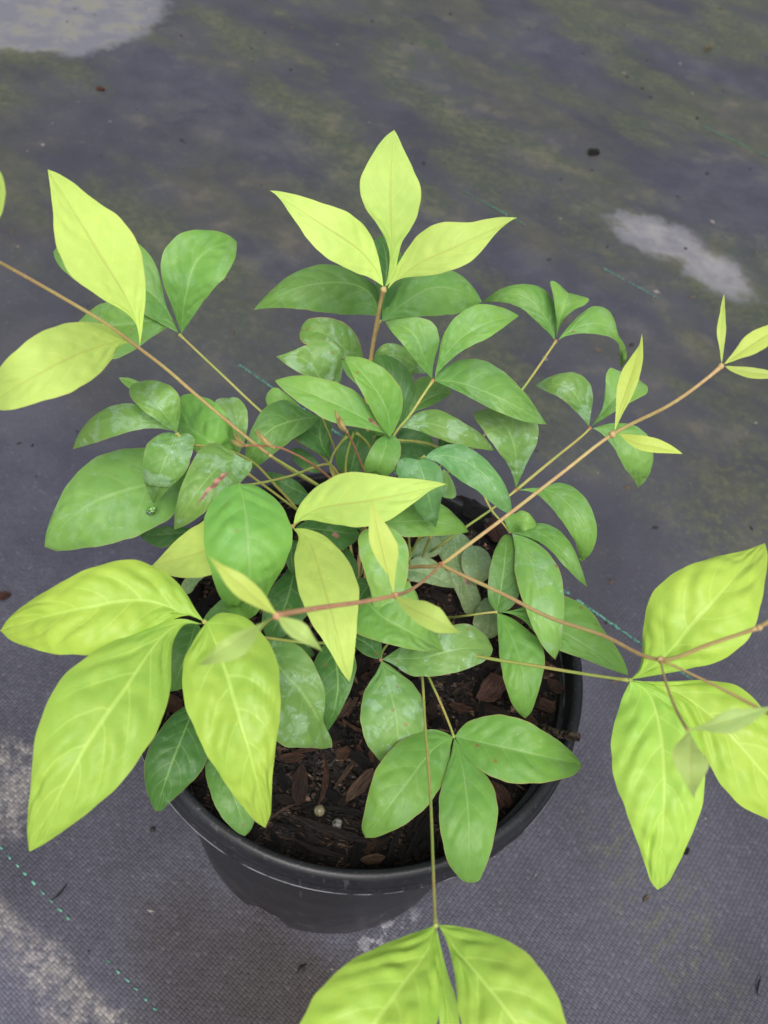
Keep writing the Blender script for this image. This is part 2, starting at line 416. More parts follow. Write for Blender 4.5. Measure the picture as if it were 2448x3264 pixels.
rim_prof = [(.1000, .1785), (.1060, .1786), (.1090, .1788), (.1098, .1793), (.1100, .1803), (.1096, .1815), (.1088, .1823), (.1084, .1835), (.1086, .1855), (.1085, .1885), (.1076, .1913), (.1062, .1927), (.1048, .1931), (.1034, .1926), (.1027, .1912), (.1024, .188), (.1016, .178), (.1002, .160), (.0985, .140)]
V, Fc = lathe(rim_prof, 160); mesh_obj('pot_rim', V, Fc, M_pot, pot)

# ------------------------------------------------------------------ potting mix
def soil_material():
    b = NB('potting_mix'); o = b.coord('Object'); n = b.noise(o, 120, 6, .7); n2 = b.noise(o, 500, 4, .7)
    c = b.mix(b.step(n, .35, .65), srgb(16, 14, 13), srgb(36, 30, 28)); c = b.mix(b.m('MULTIPLY', b.step(n2, .55, .7), .5), c, srgb(72, 58, 50))
    b.l.new(c, b.bsdf.inputs['Base Color']); b.bsdf.inputs['Roughness'].default_value = .8
    b.l.new(b.bump(b.m('ADD', n, n2), .8, .003), b.bsdf.inputs['Normal'])
    return b.mat
M_soil = soil_material()
SZ = .170
def soil_h(x, y):
    return SZ+.015*max(0, min(1, (y+x*.4+.005)/.07))-.002*max(0, min(1, -y/.05))+.006*(noise.noise((x*30, y*30, 3.1)))+.003*noise.noise((x*90, y*90, 1.7))-.003*min(1, max(0, (math.hypot(x, y)-.085)/.012))
rings, segs = 26, 72
V = [(0, 0, soil_h(0, 0))]; Fc = []
for i in range(1, rings+1):
    r_ = .1005*i/rings
    for k in range(segs):
        a = 2*math.pi*k/segs; x, y = r_*math.cos(a), r_*math.sin(a); V.append((x, y, soil_h(x, y)))
for k in range(segs): Fc.append((0, 1+k, 1+(k+1) % segs))
for i in range(rings-1):
    for k in range(segs):
        a = 1+i*segs; k2 = (k+1) % segs
        Fc.append((a+k, a+segs+k, a+segs+k2, a+k2))
soil = mesh_obj('potting_mix', V, Fc, M_soil)
tag(soil, 'dark brown bark potting mix filling the black pot', 'soil')
def bark_material(name='bark', islands=False):
    b = NB(name); oi = b.new('ShaderNodeObjectInfo'); base = oi.outputs['Color']
    if islands:
        rp = b.new('ShaderNodeValToRGB'); b.l.new(b.new('ShaderNodeNewGeometry').outputs['Random Per Island'], rp.inputs[0]); rp.color_ramp.interpolation = 'CONSTANT'
        cr_ = rp.color_ramp.elements; cols = [srgb(26, 24, 23), srgb(70, 55, 46), srgb(40, 34, 31), srgb(96, 74, 60), srgb(32, 28, 27), srgb(54, 44, 38), srgb(122, 98, 80), srgb(44, 36, 33)]
        cr_[0].color = cols[0]+(1,); cr_[1].position = .125; cr_[1].color = cols[1]+(1,)
        for q_ in range(2, 8): cr_.new(q_*.125).color = cols[q_]+(1,)
        base = rp.outputs[0]
    o = b.coord('Object')
    g = b.noise(b.mapping(o, scale=(.22, 1.8, 1.8)), 9, 5, .7, .6); n = b.noise(o, 3.2, 4, .65)
    c = b.mix(b.step(g, .35, .65), b.mix(1.0, base, (.55, .52, .50), 'MULTIPLY'), b.mix(1.0, base, (1.7, 1.65, 1.6), 'MULTIPLY'))
    c = b.mix(b.m('MULTIPLY', b.step(n, .55, .7), .5), c, b.mix(1.0, base, (.5, .48, .48), 'MULTIPLY'))
    c = b.mix(b.m('MULTIPLY', b.step(g, .62, .72), .35), c, b.mix(1.0, base, (2.6, 2.5, 2.4), 'MULTIPLY'))
    b.l.new(c, b.bsdf.inputs['Base Color']); b.bsdf.inputs['Roughness'].default_value = .62
    b.l.new(b.bump(g, 1.0, .09), b.bsdf.inputs['Normal'])
    return b.mat
M_bark = bark_material()
def chip_mesh(kind, seed):
    rr = random.Random(seed); V = []; Fc = []
    if kind == 'flake':      # flat slab of bark with a ragged outline
        n = rr.randint(6, 8); top = []; L, W, H_ = 1.0, rr.uniform(.35, .6), rr.uniform(.10, .2)
        for lvl in (-1, 1):
            for k in range(n):
                a = 2*math.pi*(k+rr.uniform(-.2, .2))/n; q = rr.uniform(.75, 1.1)
                V.append((.5*L*math.cos(a)*q, .5*W*math.sin(a)*q, lvl*H_/2*rr.uniform(.6, 1.2)+.08*math.cos(a*1.0)*0))
        V.append((rr.uniform(-.1, .1), 0, H_*.75)); c = 2*n
        for k in range(n):
            k2 = (k+1) % n; Fc.append((k, k2, n+k2, n+k)); Fc.append((n+k, n+k2, c))
        Fc.append(tuple(range(n-1, -1, -1)))
    elif kind == 'strip':    # long fibrous splinter
        n = 6; W = rr.uniform(.08, .16)
        bend = rr.uniform(-.12, .12)
        for i in range(n):
            t = i/(n-1)-.5; w = W*(1-.8*abs(2*t)**2.2)*rr.uniform(.8, 1.15)
            for (p_, q_) in ((-1, -.5), (1, -.5), (.8, .5), (-.8, .5)):
                V.append((t, p_*w/2+bend*4*t*t, q_*w*.7+.05*math.sin(5*t+seed)))
        for i in range(n-1):
            for k in range(4):
                k2 = (k+1) % 4; Fc.append((i*4+k, i*4+k2, i*4+4+k2, i*4+4+k))
        Fc.append((3, 2, 1, 0)); Fc.append(tuple((n-1)*4+k for k in range(4)))
    else:                    # chunky nugget
        bm = bmesh.new(); bmesh.ops.create_icosphere(bm, subdivisions=2, radius=.5)
        sc_ = (1, rr.uniform(.6, .85), rr.uniform(.45, .65))
        for v in bm.verts:
            q = 1+.42*noise.noise(v.co*3.1+Vector((seed, 0, 0)))+.2*noise.noise(v.co*8+Vector((0, seed, 0)))
            v.co = Vector((v.co.x*sc_[0]*q, v.co.y*sc_[1]*q, v.co.z*sc_[2]*q))
        V = [v.co[:] for v in bm.verts]; Fc = [tuple(v.index for v in f.verts) for f in bm.faces]; bm.free()
    me = bpy.data.meshes.new('bark_chip'); me.from_pydata(V, [], Fc); me.update(); me.materials.append(M_bark)
    return me
CH = {k: [chip_mesh(k, s*7+i*3+1) for s in range(5)] for i, k in enumerate(('flake', 'strip', 'nugget'))}
BARK = [srgb(86, 68, 56), srgb(56, 46, 41), srgb(122, 88, 66), srgb(42, 37, 35), srgb(30, 28, 28), srgb(148, 118, 98), srgb(68, 56, 49), srgb(25, 23, 23)]
def chip(kind, v, x, y, z, size, rz, tilt=0, roll=0, colr=None, name='bark_chip', parent=soil):
    o = bpy.data.objects.new(name, CH[kind][v % 5]); col.objects.link(o)
    o.parent = parent; o.location = (x, y, z); o.scale = (size,)*3
    o.rotation_euler = (roll, tilt, rz); o.color = (colr or random.choice(BARK))+(1,)
    return o
FIXED = []
for kd, v, x, y, sz, rz, cc in (
 ('nugget', 0, 0.0661, -0.0028, 0.0178, 1.00, (156, 112, 100)),
 ('flake', 1, -0.0210, -0.0528, 0.0123, 0.26, (112, 80, 62)),
 ('flake', 2, -0.0153, -0.0642, 0.0233, 1.65, (86, 64, 54)),
 ('strip', 0, -0.0211, -0.0780, 0.0143, 0.79, (128, 104, 92)),
 ('strip', 1, 0.0036, -0.0831, 0.0354, -0.11, (70, 58, 54)),
 ('strip', 2, -0.0009, -0.0916, 0.0259, -0.13, (76, 62, 56)),
 ('flake', 3, 0.0085, -0.0449, 0.0077, -1.11, (140, 92, 74)),
 ('nugget', 1, 0.0758, -0.0503, 0.0140, -0.65, (104, 72, 58)),
 ('flake', 4, 0.0529, -0.0131, 0.0117, -0.04, (120, 86, 66)),
 ('flake', 0, 0.0938, -0.0052, 0.0127, -0.29, (126, 96, 80)),
 ('flake', 1, 0.0059, 0.0011, 0.0096, -1.37, (124, 80, 62)),
 ('nugget', 2, 0.0470, 0.0938, 0.0187, -0.16, (40, 36, 36)),
 ('nugget', 3, 0.0597, 0.0857, 0.0180, -0.97, (112, 78, 72)),
 ('nugget', 4, 0.0398, 0.1018, 0.0102, -0.35, (62, 46, 40)),
 ('flake', 2, -0.0799, 0.0251, 0.0095, -2.07, (90, 62, 48)),
 ('flake', 3, 0.0896, 0.0145, 0.0093, -0.53, (136, 108, 98)),
 ('flake', 4, -0.0391, -0.0609, 0.0092, -2.26, (104, 78, 64)),
 ('strip', 3, 0.0088, -0.0146, 0.0179, -1.10, (96, 76, 64)),
 ('flake', 0, 0.0151, -0.0465, 0.0086, -1.08, (142, 104, 76)),
 ('strip', 4, 0.0532, -0.0025, 0.0182, 0.68, (104, 84, 72)),
 ('nugget', 0, 0.0972, 0.0044, 0.0092, -0.31, (110, 84, 74)),
 ('strip', 1, 0.0316, -0.0776, 0.0224, 1.33, (60, 50, 46)),
 ('strip', 0, 0.0499, -0.0741, 0.0144, 1.33, (84, 66, 56)),
 ):
    FIXED.append((x, y, sz)); chip(kd, v, x, y, soil_h(x, y)+.002+sz*(.12 if kd != 'nugget' else .22), sz, rz, .05, .1, srgb(*cc))
rc = random.Random(11)
placed = []
for i in range(330):
    for _ in range(12):
        a = rc.uniform(0, 2*math.pi); r_ = .095*math.sqrt(rc.random()); x, y = r_*math.cos(a), r_*math.sin(a)
        kind = rc.choices(('flake', 'strip', 'nugget'), (5, 4, 2))[0]
        size = {'flake': rc.uniform(.008, .021), 'strip': rc.uniform(.012, .034), 'nugget': rc.uniform(.006, .014)}[kind]
        if r_+size*.45 < .0985 and all(math.hypot(x-p[0], y-p[1]) > .34*(size*.5+p[2]*.5) for p in placed+FIXED): break
    else: continue
    placed.append((x, y, size))
    dark = rc.random()
    cc = BARK[rc.choices(range(8), (4, 5, 3, 6, 6, 2, 4, 6))[0]]
    chip(kind, rc.randrange(5), x, y, soil_h(x, y)+.0012+size*(.10 if kind != 'nugget' else .2), size, rc.uniform(0, 6.28), rc.uniform(-.3, .3), rc.uniform(-.45, .45), cc)
# fine crumbs and fibres: too small to pick out
parts = []
for i in range(4200):
    a = rc.uniform(0, 6.283); r_ = .099*math.sqrt(rc.random()); x, y = r_*math.cos(a), r_*math.sin(a)
    L = rc.uniform(.002, .0085) if i % 5 else rc.uniform(.008, .018); w = L*(rc.uniform(.12, .5) if i % 5 else rc.uniform(.03, .09)); t_ = rc.uniform(0, 6.283); e = rc.uniform(-.5, .5)
    d = np.array([math.cos(t_)*math.cos(e), math.sin(t_)*math.cos(e), math.sin(e)]); n_ = np.array([-math.sin(t_), math.cos(t_), 0]); u_ = np.cross(d, n_)
    c0 = np.array([x, y, soil_h(x, y)+rc.uniform(.0006, .0022)])
    V = [c0-d*L/2, c0+d*L/2, c0+n_*w/2, c0-n_*w/2, c0+u_*w*.25+d*L*rc.uniform(-.3, .3), c0-u_*w*.25]
    parts.append((V, [(0, 2, 4), (2, 1, 4), (1, 3, 4), (3, 0, 4), (2, 0, 5), (1, 2, 5), (3, 1, 5), (0, 3, 5)]))
V, Fc = merge(parts)
cr = mesh_obj('bark_crumbs', V, Fc, bark_material('bark_crumbs', True), soil, smooth=False); cr.color = srgb(54, 45, 40)+(1,); tag(cr, kind='stuff')

# ------------------------------------------------------------------ the shrub
LEAVES = [
 ('A','lime',{},'-202,893,3310,-219,911,3332,-243,926,3357,-275,939,3387,-320,946,3422,-375,940,3460,-437,933,3495,-499,939,3522,-558,958,3537,-612,986,3542,-659,1020,3538,-699,1055,3531,-736,1091,3520,-202,893,3310,-232,895,3325,-268,890,3343,-313,874,3364,-365,849,3398,-422,828,3438,-481,833,3470,-535,865,3498,-582,909,3520,-625,956,3532,-663,1006,3536,-700,1052,3531,-736,1091,3520,-202,893,3310,-213,916,3336,-228,939,3366,-248,967,3403,-276,999,3446,-324,1018,3493,-388,1013,3539,-460,1002,3564,-530,1007,3571,-593,1025,3566,-648,1048,3553,-695,1071,3537,-736,1091,3520'),
 ('A','lime',{},'-194,890,3310,-192,904,3342,-191,920,3378,-193,938,3423,-199,959,3477,-212,984,3536,-227,1015,3595,-240,1054,3648,-250,1101,3690,-259,1154,3721,-266,1207,3740,-272,1257,3752,-277,1308,3760,-194,890,3310,-191,906,3346,-192,923,3387,-200,942,3437,-227,958,3493,-274,970,3550,-328,987,3603,-360,1026,3657,-355,1084,3701,-337,1146,3730,-319,1206,3748,-301,1261,3757,-277,1308,3760,-194,890,3310,-173,901,3341,-162,917,3379,-163,939,3427,-158,964,3484,-131,993,3543,-114,1026,3608,-121,1066,3668,-156,1113,3707,-193,1163,3732,-225,1213,3747,-251,1263,3756,-277,1308,3760'),
 ('A','lime',{},'-182,882,3310,-164,896,3333,-141,909,3360,-110,921,3393,-69,931,3431,-18,937,3472,38,948,3510,92,972,3540,143,1008,3558,188,1053,3566,227,1101,3565,259,1149,3559,289,1198,3550,-182,882,3310,-176,903,3338,-168,926,3371,-153,953,3410,-131,984,3456,-95,1010,3510,-40,1024,3560,31,1029,3583,100,1044,3587,158,1083,3587,207,1127,3579,250,1165,3565,289,1198,3550,-182,882,3310,-165,897,3334,-133,903,3359,-88,894,3385,-32,877,3416,29,867,3453,89,876,3488,141,910,3518,174,965,3544,202,1027,3560,231,1089,3564,259,1146,3559,289,1198,3550'),
 ('B','green',{},'-221,1230,2860,-234,1268,2875,-257,1306,2892,-297,1338,2913,-359,1342,2937,-432,1310,2958,-507,1267,2970,-579,1225,2968,-644,1193,2950,-700,1174,2919,-747,1168,2881,-786,1171,2842,-821,1179,2800,-221,1230,2860,-224,1283,2874,-237,1340,2892,-273,1396,2913,-344,1423,2933,-430,1436,2952,-523,1409,2971,-607,1345,2976,-675,1285,2958,-726,1241,2923,-767,1216,2878,-797,1196,2838,-821,1179,2800,-221,1230,2860,-252,1248,2854,-290,1260,2837,-337,1267,2820,-390,1242,2829,-450,1200,2857,-514,1168,2877,-579,1150,2886,-642,1145,2885,-698,1147,2871,-745,1155,2850,-785,1165,2827,-821,1179,2800'),
 ('B','green',{},'-204,1210,2860,-187,1227,2876,-166,1244,2895,-139,1264,2917,-104,1288,2942,-64,1321,2965,-16,1363,2980,42,1395,2980,100,1421,2964,151,1450,2935,194,1483,2899,230,1517,2861,262,1553,2820,-204,1210,2860,-211,1251,2873,-213,1297,2889,-205,1350,2912,-175,1401,2943,-125,1452,2970,-59,1508,2982,19,1548,2979,95,1570,2952,157,1574,2918,202,1561,2889,236,1558,2854,262,1553,2820,-204,1210,2860,-179,1219,2863,-150,1228,2868,-115,1237,2875,-72,1247,2884,-22,1263,2890,32,1290,2888,87,1322,2879,138,1362,2866,180,1411,2855,213,1460,2845,240,1506,2833,262,1553,2820'),
 ('B','dgreen',{},'-210,1245,2840,-211,1256,2859,-212,1267,2881,-213,1282,2908,-216,1300,2939,-219,1324,2973,-223,1354,3005,-228,1393,3031,-240,1436,3048,-255,1482,3056,-270,1525,3058,-284,1564,3055,-298,1602,3050,-210,1245,2840,-216,1255,2860,-223,1266,2883,-232,1278,2911,-246,1294,2943,-265,1313,2977,-286,1338,3010,-305,1373,3038,-321,1417,3054,-329,1471,3060,-324,1525,3059,-312,1568,3054,-298,1602,3050,-210,1245,2840,-201,1256,2862,-191,1268,2887,-181,1284,2918,-171,1305,2955,-162,1333,2994,-158,1371,3029,-163,1421,3057,-181,1475,3073,-211,1526,3076,-242,1568,3071,-272,1597,3060,-298,1602,3050'),
 ('C','green',{},'-1127,1009,2720,-1127,1020,2751,-1126,1032,2786,-1123,1047,2829,-1117,1066,2879,-1109,1093,2932,-1104,1132,2980,-1092,1183,3016,-1065,1236,3035,-1033,1283,3039,-1004,1326,3032,-980,1365,3018,-959,1404,3000,-1127,1009,2720,-1142,1016,2763,-1158,1024,2812,-1177,1035,2870,-1203,1052,2936,-1227,1080,3007,-1228,1141,3067,-1196,1223,3099,-1137,1286,3105,-1077,1331,3091,-1028,1369,3066,-990,1395,3033,-959,1404,3000,-1127,1009,2720,-1112,1017,2747,-1094,1025,2779,-1073,1033,2819,-1047,1044,2866,-1018,1060,2914,-984,1079,2963,-949,1103,3004,-930,1151,3024,-926,1217,3026,-932,1285,3020,-944,1346,3011,-959,1404,3000'),
 ('C','green',{},'-1143,1010,2720,-1164,1037,2740,-1192,1064,2763,-1230,1091,2791,-1282,1114,2822,-1347,1132,2852,-1423,1148,2875,-1506,1171,2883,-1592,1205,2875,-1676,1245,2852,-1753,1289,2821,-1821,1332,2787,-1886,1376,2750,-1143,1010,2720,-1172,1040,2744,-1203,1075,2773,-1235,1118,2813,-1266,1173,2864,-1311,1233,2919,-1385,1284,2963,-1490,1308,2964,-1599,1333,2934,-1704,1368,2886,-1796,1401,2831,-1854,1397,2788,-1886,1376,2750,-1143,1010,2720,-1177,1011,2734,-1216,1011,2751,-1263,1010,2773,-1319,1007,2800,-1384,1006,2827,-1458,1015,2848,-1538,1035,2857,-1618,1067,2855,-1696,1120,2841,-1770,1199,2812,-1834,1285,2781,-1886,1376,2750'),
 ('C','green',{},'-1136,1000,2720,-1159,1019,2725,-1188,1034,2731,-1224,1041,2738,-1267,1031,2745,-1312,1004,2750,-1360,976,2750,-1414,962,2741,-1471,965,2724,-1527,979,2700,-1577,999,2674,-1621,1021,2647,-1662,1045,2620,-1136,1000,2720,-1157,1026,2729,-1183,1050,2742,-1217,1071,2760,-1263,1083,2781,-1317,1074,2800,-1375,1055,2816,-1440,1047,2811,-1509,1054,2776,-1567,1061,2728,-1613,1064,2681,-1643,1060,2645,-1662,1045,2620,-1136,1000,2720,-1161,1027,2729,-1197,1022,2730,-1225,978,2727,-1256,919,2726,-1291,854,2723,-1338,801,2709,-1398,770,2698,-1464,776,2696,-1522,826,2693,-1575,899,2673,-1621,973,2647,-1662,1045,2620'),
 ('D','lime',{},'-994,190,3390,-1002,214,3418,-1016,238,3450,-1038,264,3490,-1070,289,3536,-1112,313,3587,-1160,344,3635,-1210,386,3675,-1264,436,3703,-1316,491,3719,-1365,547,3725,-1410,600,3724,-1452,653,3720,-994,190,3390,-1001,216,3420,-1020,239,3454,-1059,245,3490,-1112,235,3529,-1171,229,3574,-1232,239,3619,-1281,286,3663,-1318,356,3696,-1349,434,3716,-1383,510,3725,-1417,582,3725,-1452,653,3720,-994,190,3390,-993,219,3421,-994,251,3457,-996,290,3501,-1004,336,3554,-1023,383,3615,-1061,428,3675,-1126,467,3715,-1202,499,3733,-1275,540,3739,-1340,586,3738,-1399,624,3730,-1452,653,3720'),
 ('D','lime',{},'-1003,185,3390,-1026,186,3409,-1049,157,3430,-1071,105,3456,-1094,40,3486,-1120,-29,3513,-1149,-95,3530,-1183,-148,3531,-1223,-181,3513,-1266,-195,3481,-1309,-197,3440,-1349,-191,3396,-1389,-180,3350,-1003,185,3390,-1029,190,3415,-1063,190,3440,-1104,182,3468,-1147,139,3508,-1187,69,3551,-1222,-14,3583,-1255,-88,3586,-1297,-131,3555,-1344,-144,3494,-1383,-145,3424,-1395,-159,3378,-1389,-180,3350,-1003,185,3390,-1028,174,3410,-1042,124,3434,-1032,41,3458,-1032,-48,3483,-1047,-129,3502,-1078,-191,3508,-1126,-226,3500,-1179,-245,3484,-1227,-258,3460,-1275,-256,3433,-1332,-226,3391,-1389,-180,3350'),
 ('D','lime',{},'-1325,-98,3950,-1318,-96,3963,-1311,-93,3979,-1303,-89,3998,-1294,-85,4020,-1284,-81,4047,-1275,-77,4075,-1266,-73,4103,-1258,-71,4130,-1251,-69,4152,-1245,-68,4171,-1241,-67,4187,-1237,-67,4200,-1325,-98,3950,-1327,-95,3963,-1327,-92,3978,-1328,-90,3998,-1327,-87,4022,-1327,-85,4050,-1324,-82,4080,-1311,-79,4111,-1292,-75,4136,-1275,-72,4157,-1260,-70,4175,-1248,-69,4189,-1237,-67,4200,-1325,-98,3950,-1311,-98,3964,-1294,-96,3981,-1276,-94,4001,-1255,-90,4025,-1235,-86,4054,-1220,-81,4087,-1209,-77,4121,-1206,-73,4151,-1207,-71,4175,-1213,-70,4192,-1223,-68,4201,-1237,-67,4200'),
 ('E','haze',{},'-869,147,3010,-875,147,3025,-882,147,3043,-890,147,3064,-901,147,3087,-916,150,3110,-935,159,3125,-960,177,3128,-989,208,3117,-1017,250,3094,-1044,297,3065,-1069,344,3033,-1092,391,3000,-869,147,3010,-881,140,3028,-894,130,3049,-909,120,3074,-929,113,3100,-955,111,3121,-987,125,3129,-1025,158,3122,-1064,205,3101,-1090,258,3082,-1096,312,3056,-1095,355,3028,-1092,391,3000,-869,147,3010,-867,155,3027,-865,164,3046,-864,174,3070,-863,187,3099,-865,203,3129,-879,221,3154,-912,247,3156,-958,291,3124,-999,324,3091,-1035,350,3060,-1066,373,3028,-1092,391,3000'),
 ('E','green',{},'-1054,513,2800,-1065,516,2803,-1077,518,2806,-1092,521,2810,-1110,523,2814,-1131,525,2819,-1153,527,2825,-1176,528,2831,-1196,529,2836,-1214,529,2840,-1229,529,2844,-1241,528,2847,-1251,528,2850,-1054,513,2800,-1065,512,2802,-1078,511,2805,-1093,509,2808,-1112,507,2812,-1133,503,2817,-1156,498,2821,-1179,494,2826,-1200,497,2832,-1218,503,2838,-1232,511,2843,-1243,520,2847,-1251,528,2850,-1054,513,2800,-1064,517,2803,-1076,521,2808,-1091,525,2812,-1109,529,2818,-1129,533,2825,-1152,538,2832,-1174,540,2839,-1195,541,2844,-1214,539,2848,-1229,535,2849,-1241,532,2850,-1251,528,2850'),
 ('E','haze',{},'-892,155,3010,-914,160,3014,-940,163,3020,-972,163,3026,-1010,159,3031,-1055,155,3032,-1105,150,3025,-1154,142,3005,-1196,131,2973,-1232,125,2932,-1263,124,2888,-1289,128,2844,-1312,134,2800,-892,155,3010,-914,175,3015,-942,191,3022,-977,206,3029,-1022,221,3036,-1077,227,3038,-1133,216,3028,-1182,193,3006,-1223,170,2972,-1258,157,2925,-1282,144,2883,-1299,138,2840,-1312,134,2800,-892,155,3010,-913,155,3010,-937,153,3011,-966,146,3011,-999,135,3010,-1037,120,3004,-1078,106,2989,-1121,97,2964,-1166,96,2933,-1208,101,2899,-1246,109,2866,-1280,120,2834,-1312,134,2800'),
 ('E','haze',{},'-873,160,2990,-875,143,2988,-877,123,2985,-878,98,2981,-881,70,2975,-886,42,2964,-892,17,2945,-901,-1,2916,-910,-9,2877,-920,-8,2832,-929,-2,2786,-938,7,2743,-947,18,2700,-873,160,2990,-894,162,2989,-917,159,2986,-941,146,2984,-962,118,2981,-975,81,2972,-975,45,2949,-973,22,2911,-971,13,2860,-968,12,2808,-962,14,2764,-955,15,2730,-947,18,2700,-873,160,2990,-857,173,2985,-836,183,2978,-811,174,2970,-803,133,2964,-798,87,2957,-801,44,2941,-818,13,2915,-845,-3,2884,-872,-10,2844,-896,-7,2797,-921,2,2751,-947,18,2700'),
 ('E','lgreen',{},'-957,411,2780,-938,396,2789,-916,377,2799,-890,355,2811,-859,330,2824,-825,305,2833,-792,285,2835,-762,277,2824,-737,283,2801,-718,299,2767,-705,321,2729,-695,345,2690,-688,371,2650,-957,411,2780,-975,451,2776,-992,496,2774,-996,541,2786,-946,534,2829,-872,485,2881,-799,429,2918,-744,391,2913,-719,378,2859,-709,388,2781,-704,388,2721,-696,377,2685,-688,371,2650,-957,411,2780,-948,377,2790,-934,338,2803,-911,296,2818,-878,258,2831,-841,230,2836,-804,213,2829,-769,207,2815,-735,208,2801,-707,221,2782,-691,258,2742,-685,313,2695,-688,371,2650'),
 ('E','haze',{},'-730,514,2500,-730,521,2514,-731,529,2531,-732,539,2551,-735,551,2574,-739,567,2598,-746,588,2620,-757,613,2636,-770,642,2643,-786,672,2643,-801,700,2638,-816,726,2630,-831,750,2620,-730,514,2500,-742,516,2516,-755,520,2536,-769,525,2560,-784,533,2590,-802,546,2620,-821,567,2645,-843,598,2661,-866,639,2662,-879,693,2649,-866,731,2631,-849,746,2621,-831,750,2620,-730,514,2500,-723,521,2517,-716,531,2537,-709,543,2560,-703,559,2588,-701,581,2616,-704,609,2641,-715,644,2657,-734,681,2662,-761,714,2656,-789,740,2643,-813,752,2630,-831,750,2620'),
 ('E','haze',{'red': 1},'-577,170,2900,-600,166,2906,-626,156,2913,-654,135,2921,-681,98,2929,-703,48,2934,-721,-4,2930,-741,-46,2914,-760,-77,2885,-779,-95,2846,-796,-103,2804,-811,-105,2762,-825,-104,2720,-577,170,2900,-607,170,2908,-640,173,2919,-680,192,2926,-731,204,2931,-775,160,2940,-790,79,2945,-799,10,2934,-807,-39,2902,-815,-68,2856,-822,-84,2805,-826,-94,2758,-825,-104,2720,-577,170,2900,-573,152,2887,-578,128,2875,-591,93,2875,-609,46,2887,-632,-3,2897,-659,-46,2894,-684,-81,2876,-712,-102,2847,-743,-113,2814,-772,-115,2781,-799,-112,2750,-825,-104,2720'),
 ('E','green',{},'-878,263,2620,-909,239,2626,-943,211,2634,-984,175,2643,-1032,132,2652,-1088,86,2656,-1151,44,2650,-1212,4,2630,-1266,-33,2595,-1312,-61,2549,-1351,-81,2500,-1382,-94,2450,-1410,-103,2400,-878,263,2620,-912,309,2627,-960,350,2635,-1026,356,2649,-1099,318,2666,-1183,277,2680,-1259,212,2675,-1318,136,2648,-1356,61,2606,-1379,1,2553,-1396,-42,2497,-1407,-75,2446,-1410,-103,2400,-878,263,2620,-878,224,2602,-879,178,2584,-883,121,2565,-911,54,2555,-961,-10,2554,-1023,-65,2548,-1096,-101,2532,-1173,-119,2504,-1246,-124,2470,-1310,-122,2435,-1366,-115,2407,-1410,-103,2400'),
 ('E','dgreen',{},'-909,377,2050,-920,366,2055,-933,354,2061,-950,340,2068,-970,324,2076,-994,309,2082,-1021,296,2085,-1050,288,2081,-1080,287,2071,-1108,291,2056,-1133,297,2038,-1155,306,2019,-1175,315,2000,-909,377,2050,-922,373,2058,-938,368,2067,-956,360,2077,-979,350,2089,-1005,338,2099,-1034,328,2104,-1065,321,2098,-1094,317,2082,-1121,316,2060,-1143,316,2037,-1160,316,2017,-1175,315,2000,-909,377,2050,-914,357,2054,-922,334,2059,-933,308,2064,-950,281,2070,-973,255,2074,-1000,233,2074,-1033,222,2071,-1068,228,2066,-1100,243,2056,-1128,263,2042,-1153,288,2021,-1175,315,2000'),
 ('F','lime',{},'-354,-72,2860,-335,-55,2883,-307,-40,2910,-267,-31,2943,-213,-32,2981,-150,-38,3022,-84,-40,3060,-20,-30,3090,38,-14,3108,89,8,3116,131,33,3115,166,57,3109,197,82,3100,-354,-72,2860,-353,-45,2886,-344,-14,2915,-320,21,2948,-280,53,2989,-221,69,3043,-145,60,3094,-67,42,3122,4,37,3134,65,45,3135,117,57,3127,159,70,3115,197,82,3100,-354,-72,2860,-327,-61,2883,-287,-65,2907,-236,-87,2938,-175,-115,2978,-108,-137,3016,-41,-135,3047,17,-107,3075,63,-65,3096,101,-21,3109,134,21,3113,166,54,3109,197,82,3100'),
 ('F','lime',{},'-352,-86,2860,-316,-110,2878,-281,-152,2898,-248,-214,2923,-217,-294,2951,-184,-379,2977,-150,-460,2995,-119,-531,2999,-91,-585,2986,-68,-623,2959,-49,-649,2926,-34,-665,2889,-21,-676,2850,-352,-86,2860,-323,-128,2879,-316,-193,2904,-308,-273,2937,-287,-359,2969,-257,-443,2992,-219,-518,3004,-177,-577,3002,-133,-616,2986,-97,-645,2959,-70,-664,2925,-45,-674,2889,-21,-676,2850,-352,-86,2860,-312,-93,2882,-265,-111,2903,-210,-146,2926,-151,-212,2960,-96,-301,2998,-55,-397,3023,-41,-484,3024,-33,-553,3007,-26,-603,2975,-22,-636,2935,-20,-659,2893,-21,-676,2850'),
 ('F','lime',{},'-368,-73,2840,-397,-79,2831,-429,-86,2821,-468,-97,2809,-515,-112,2794,-568,-133,2774,-622,-157,2750,-680,-176,2722,-735,-189,2691,-786,-197,2660,-829,-201,2631,-865,-202,2605,-898,-202,2580,-368,-73,2840,-397,-51,2846,-432,-30,2852,-479,-11,2856,-540,-2,2854,-606,-17,2838,-670,-46,2811,-725,-82,2770,-777,-112,2725,-819,-140,2681,-849,-165,2642,-875,-185,2609,-898,-202,2580,-368,-73,2840,-371,-106,2829,-380,-141,2815,-400,-180,2797,-438,-215,2776,-494,-242,2751,-559,-261,2728,-630,-269,2704,-695,-279,2675,-757,-271,2646,-812,-254,2621,-858,-230,2600,-898,-202,2580'),
